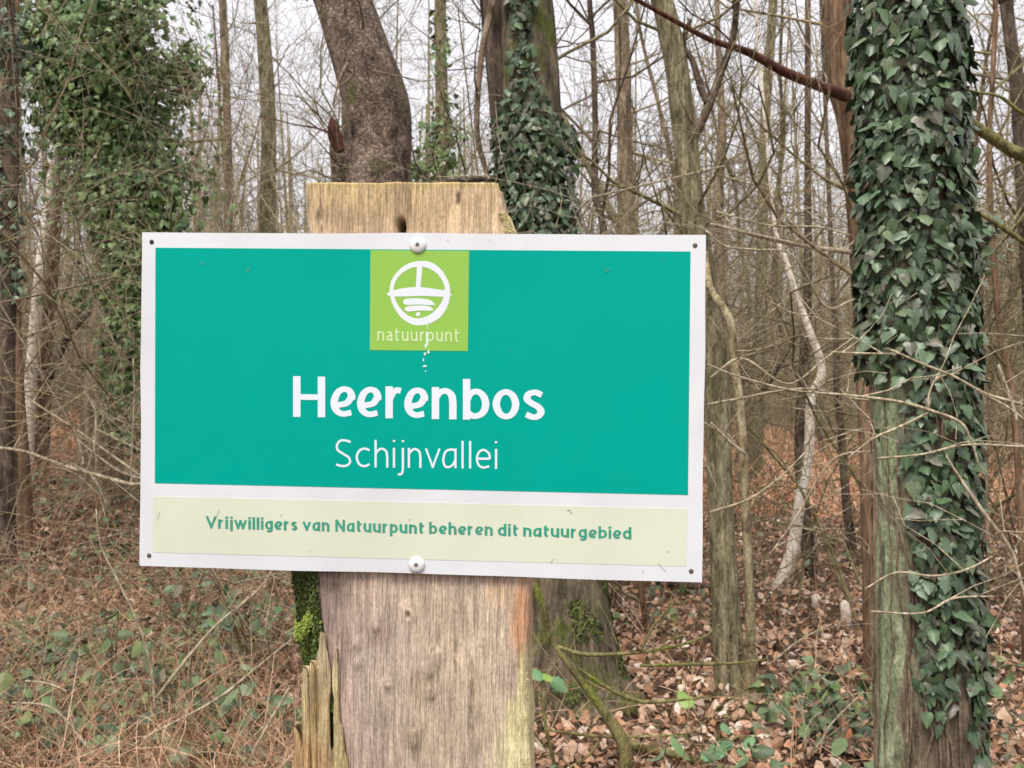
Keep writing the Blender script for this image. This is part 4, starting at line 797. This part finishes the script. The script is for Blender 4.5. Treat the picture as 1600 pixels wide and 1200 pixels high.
# green leafy bramble plants
def plant(name, label, px, py, Y, leaves_px, size, mat, seed, canes=True, group=None):
    R_ = np.random.default_rng(seed); p = at(px, py, Y); base = np.array([p[0], p[1], gh(p[0], p[1])]); t = empty(name, base, label, 'plant', group); mb = MB(); P = []
    for lx, ly in leaves_px:
        q = at(lx, ly, Y-.05+R_.uniform(-.1, .1)); mid = (base+q)/2+np.array([0, 0, .08]); mb.tube(crom(np.array([base, mid, q]), 4), .0025, 4); P.append(q)
    mobj('stem', mb.mesh('stem', base), M['twig_olive'], t); P = np.array(P)
    nr = np.tile([0, -.55, .8], (len(P), 1)); leaves(t, base, P, nr, size*1.3, mat, seed, 300, 'bramble', .45, .4)
bp = leafmat('bramble_green', [(.09, .20, .10), (.14, .27, .12), (.11, .23, .12), (.22, .34, .06)], None, .45, .4)
plant('bramble_plant', 'bright green leafy bramble in front of the forked tree foot at the bottom', 1110, 1195, 4.1, [(1080, 1105), (1070, 1130), (1130, 1130), (1140, 1155), (1175, 1150), (1125, 1165), (1095, 1180), (1050, 1150), (1155, 1170)], .085, bp, 70)
plant('bramble_plant', 'single pale green leaf spray against the dark tree foot beside the post', 868, 1120, 4.6, [(835, 1045), (850, 1052), (862, 1060)], .09, bp, 71)
k = 0
for px, py, Y, lb in [(60, 1080, 4.6, 'grey-green bramble at the far left near the bottom'), (60, 1150, 4.2, 'bramble with pale dried leaves in the bottom left corner'), (180, 1010, 5.2, 'dark green bramble right of the left edge, halfway up the undergrowth'),
                      (300, 930, 6.2, 'greyish bramble just below the left part of the sign'), (300, 1060, 4.8, 'broad green bramble below and left of the sign'), (395, 960, 5.6, 'small blue-green bramble left of the mossy post side'), (400, 1110, 4.3, 'bramble with large grey-green leaves left of the post splinters'), (200, 1160, 4.1, 'low green bramble at the bottom, below the arching cane'), (330, 1180, 4.0, 'bramble at the bottom between arching cane and post')]:
    R_ = np.random.default_rng(80+k); m = 34
    plant('bramble_plant', lb, px, py+40, Y, list(zip(px+R_.normal(size=m)*48, py+R_.normal(size=m)*26)), .052 if k != 6 else .06, M['bramble'], 80+k); k += 1

# ------------------------------------------------------------------ forest floor cover
def scatter(n, y0, y1, mx=1.25, pw=1.6):
    y = y0+(y1-y0)*rng.random(n)**pw; x = (rng.random(n)*2-1)*(.49*y*mx+.6); return x, y
def rotz(n): a = rng.uniform(0, 6.28, n); return np.cos(a), np.sin(a)
def cover(name, kind, x, y, size, lift, tilt, mat, zoff=None):
    n = len(x); z_ = gh(x, y)+rng.random(n)*lift if zoff is None else zoff; nr = np.stack([rng.normal(size=n)*tilt, rng.normal(size=n)*tilt-.1, np.ones(n)], -1); nr /= np.linalg.norm(nr, axis=1)[:, None]
    t = rng.normal(size=(n, 3)); u = np.cross(nr, t); u /= np.linalg.norm(u, axis=1)[:, None]; w = np.cross(nr, u); s = size*rng.uniform(.5, 1.4, n)
    Mx = np.stack([u, w, nr], -1)*s[:, None, None]; mb = MB()
    for q in range(4):
        V, F, luv = TEMPL[kind][q]; V = V.copy(); V[:, 2] += (.55-.4*q)*(V[:, 1]+.5)**2*2+(.5*(q % 2)-.1)*V[:, 0]**2*4
        mb.inst(V, [F], Mx[q::4], np.stack([x, y, z_], -1)[q::4], rng.random(len(x[q::4])))
    return mobj(name, mb.mesh(name), mat, None, kind='stuff')
x, y = scatter(64000, 3.4, 22); o = cover('leaf_litter', 'oval', x, y, .052, .07, .75, M['litter']); tag(o, 'brown and pinkish fallen leaves covering the wood floor', 'leaves')
x, y = scatter(22000, 3.6, 12); k = (x < -.1*y) | (fnoise(61, 2, 10, 1, 3)(np.stack([x, y], -1)) > 1.1) | ((rng.random(len(x)) < .12)); x, y = x[k], y[k]; c = fnoise(60, 2, 10, 1.2, 4)(np.stack([x, y], -1)); k = c > -.05; x, y = x[k], y[k]
o = cover('bramble_cover', 'bramble', x, y, .066, .24, .6, M['bramble']); tag(o, 'low green bramble leaves scattered through the undergrowth', 'undergrowth')
# curved dry stems
def blade(w, bend, k=5):
    t = np.linspace(0, 1, k); c = np.stack([np.sin(t*bend)/bend, np.zeros(k), (1-np.cos(t*bend))/bend], -1); ww = w*(1-.7*t)
    V = np.concatenate([c+np.array([0, 1, 0])*ww[:, None], c-np.array([0, 1, 0])*ww[:, None]]); i = np.arange(k-1)
    return V, np.stack([i, i+1, k+i+1, k+i], -1)
def strands(name, x, y, L, w, elev, lift, mat, bends=(1.2, 2.0, -.8, .5)):
    n = len(x); az = rng.uniform(0, 6.28, n); el = np.radians(elev[0]+(elev[1]-elev[0])*rng.random(n)); tw = rng.uniform(0, 6.28, n)
    d_ = np.stack([np.cos(el)*np.cos(az), np.cos(el)*np.sin(az), np.sin(el)], -1); s_ = np.stack([-np.sin(az), np.cos(az), 0*az], -1); u = np.cross(d_, s_)
    a, b = s_*np.cos(tw)[:, None]+u*np.sin(tw)[:, None], -s_*np.sin(tw)[:, None]+u*np.cos(tw)[:, None]; s = L*rng.uniform(.4, 1.3, n)
    Mx = np.stack([d_, a, b], -1)*s[:, None, None]; P = np.stack([x, y, gh(x, y)+rng.random(n)*lift], -1); mb = MB()
    for q, bd in enumerate(bends):
        V, F = blade(w/L, bd); mb.inst(V, [F], Mx[q::len(bends)], P[q::len(bends)], rng.random(len(P[q::len(bends)])))
    return mobj(name, mb.mesh(name), mat, None, kind='stuff')
x, y = scatter(66000, 3.4, 16, pw=1.4); k = (x < -.05*y+.1) | (rng.random(len(x)) < .12); x, y = x[k], y[k]
o = strands('dry_grass', x, y, .31, .0019, (-10, 70), .26, M['straw']); tag(o, 'matted dry tan grass and dead stems over the left undergrowth', 'dry grass')
x, y = scatter(60000, 9, 36, pw=1.0); c = fnoise(63, 2, 10, .3, 1.5)(np.stack([x, y], -1)); k = (c > -.45) & ((y > 11) | (x < -.2*y)); x, y = x[k], y[k]
o = strands('dead_bracken', x, y, .55, .008, (15, 85), .25, M['bracken'], (1.6, 2.4, -1.4, .9)); tag(o, 'reddish dead bracken fronds in the middle distance', 'bracken')

# ------------------------------------------------------------------ background wood
def bg_tree_mesh(seed, h, r, nb, kids):
    R_ = np.random.default_rng(seed); k = 9; pts = [np.array([0, 0, -.15])]; dv = norm(np.array([R_.normal()*.08, R_.normal()*.08, 1]))
    for i in range(k-1): dv = norm(dv+R_.normal(size=3)*[.11, .11, 0]); pts.append(pts[-1]+dv*h/(k-1))
    pts = np.array(pts); pp = crom(pts, 4); rad = r*np.linspace(1.1, .25, len(pp)); tr = MB(); tr.tube(pp, rad, 9, False, rough_disp(seed, .07, 5)); cr = MB()
    for _ in range(nb):
        t = R_.uniform(.08, 1)*(len(pp)-1); i = min(int(t), len(pp)-2); q = pp[i]; a = R_.uniform(0, 6.28)
        grow(cr, q, (math.cos(a), math.sin(a), R_.uniform(.2, 1.3)), h*R_.uniform(.10, .24), rad[i]*.42, 2, kids, R_, .05, .26, .0022)
    return tr.mesh('trunk'), cr.mesh('crown')
def shrub_mesh(seed, h, ns):
    R_ = np.random.default_rng(seed); tr = MB(); cr = MB()
    for _ in range(ns):
        a = R_.uniform(0, 6.28); grow(cr, (R_.normal()*.1, R_.normal()*.1, -.05), (math.cos(a)*.45, math.sin(a)*.45, 1), h*R_.uniform(.6, 1.15), .012*R_.uniform(.6, 1.4), 3, (5, 5, 7), R_, [.02, -.05, -.02, .03, -.07][seed % 5], .24, .0018)
    return cr.mesh('stems')
def joined(a, b, mats):
    return None
TV = [bg_tree_mesh(200+i, [12, 10, 14, 11, 9, 13][i], [.075, .055, .10, .06, .05, .085][i], 30, (6, 6)) for i in range(6)]
SV = [shrub_mesh(300+i, [3.8, 5.2, 3.0, 6.2, 4.6][i], [5, 6, 6, 5, 7][i]) for i in range(5)]
TM = ['bark_c', 'bark_olive', 'bark_red', 'bark_dark', 'bark_c', 'bark_olive']; KM = ['twig', 'twig_olive', 'twig_brown', 'twig', 'twig_olive', 'twig_brown']
TW = ['tan', 'olive green', 'reddish brown', 'dark brown', 'light tan', 'mossy olive']
for (a, b), t1, t2 in zip(TV, TM, KM): a.materials.append(M[t1]); b.materials.append(M[t2])
for s, t1 in zip(SV, ['twig', 'twig_pale', 'twig_olive', 'twig', 'twig_brown']): s.materials.append(M[t1])
def side_of(x, y):
    px = 800+x/y*FPX
    return 'left of the sign' if px < 220 else 'above the left half of the sign' if px < 640 else 'above the right half of the sign' if px < 1100 else 'between the sign and the near ivy trunk' if px < 1350 else 'right of the near ivy trunk'
R_ = np.random.default_rng(91); spots_ = []
def free(x, y, dmin):
    return all((x-a)**2+(y-b)**2 > dmin**2 for a, b in spots_)
cnt = 0
while cnt < 36:
    y = 9.5+R_.random()**.85*28; x = (R_.random()*2-1)*(.5*y+2.5)
    if not free(x, y, .75) or (y < 13 and -.50*y-.4 < x < -.27*y): continue
    spots_.append((x, y)); v = R_.integers(6); z_ = float(gh(x, y)); near = y < 16
    band = 'near' if y < 14 else 'fairly near' if y < 19 else 'midway' if y < 25 else 'distant' if y < 31 else 'far'
    t = empty('bare_tree', (x, y, z_), f'{band} bare {TW[v]} tree, {side_of(x, y)}', 'tree', 'bare trees of the wood behind the sign')
    t.rotation_euler = (R_.normal()*.04, R_.normal()*.05, R_.uniform(0, 6.28)); s = R_.uniform(.75, 1.15); t.scale = (s, s, s)
    mobj('trunk', TV[v][0], None, t); mobj('crown', TV[v][1], None, t); cnt += 1
cnt = 0
while cnt < 104:
    y = 6.6+R_.random()**.9*24; x = (R_.random()*2-1)*(.5*y+2)
    if y < 8 and -1.2 < x < 2.2 or (y < 12.5 and -.50*y-.3 < x < -.30*y) or (y < 19 and .17*y < x < .36*y and R_.random() < .75): continue
    v = R_.integers(5); s = R_.uniform(.7, 1.1)
    band = 'near' if y < 10 else 'fairly near' if y < 14 else 'midway' if y < 20 else 'distant' if y < 26 else 'far'
    o = mobj('bare_shrub', SV[v], None, None, (x, y, float(gh(x, y)))); o.rotation_euler = (0, 0, R_.uniform(0, 6.28)); o.scale = (s, s, s)
    tag(o, f'{band} twiggy {["tan", "pale", "olive", "dull tan", "brown"][v]} shrub, {side_of(x, y)}', 'shrub', 'leafless shrubs of the wood behind the sign'); cnt += 1
# far-off wood: trunks and brushwood that read as one mass
R_ = np.random.default_rng(97); mb = MB()
for _ in range(330):
    y = R_.uniform(32, 85); x = (R_.random()*2-1)*(.52*y+6); h = R_.uniform(9, 15); r = R_.uniform(.05, .16); g = float(gh(x, y)); l = R_.normal(size=2)*.5
    mb.tube([(x, y, g-.2), (x+l[0]*.5, y, g+h*.5), (x+l[0], y+l[1], g+h)], [r, r*.7, r*.2], 4)
n = 70000; y = R_.uniform(30, 80, n); x = (R_.random(n)*2-1)*(.52*y+6); hh = R_.beta(1.1, 2.4, n)*11; zz = gh(x, y)+hh; L = R_.uniform(.5, 2.4, n); dv = R_.normal(size=(n, 3)); dv[:, 2] = np.abs(dv[:, 2])+.3; dv /= np.linalg.norm(dv, axis=1)[:, None]
sv = np.cross(dv, np.array([0, 1., 0])); sv /= np.linalg.norm(sv, axis=1)[:, None]; nv = np.cross(dv, sv)
tv = np.array([(0, -.5, -.3), (0, .5, -.3), (0, 0, .6), (1, 0, 0)]); w_ = R_.uniform(.012, .04, n)
Mx = np.stack([dv*L[:, None], sv*w_[:, None], nv*w_[:, None]], -1)
mb.inst(tv, [np.array([(0, 1, 3), (1, 2, 3), (2, 0, 3)])], Mx, np.stack([x, y, zz], -1), R_.random(n))
o = mobj('far_wood', mb.mesh('far_wood'), M['twig'], None, kind='stuff'); tag(o, 'distant tangle of bare tan trunks and brushwood closing the view', 'wood')
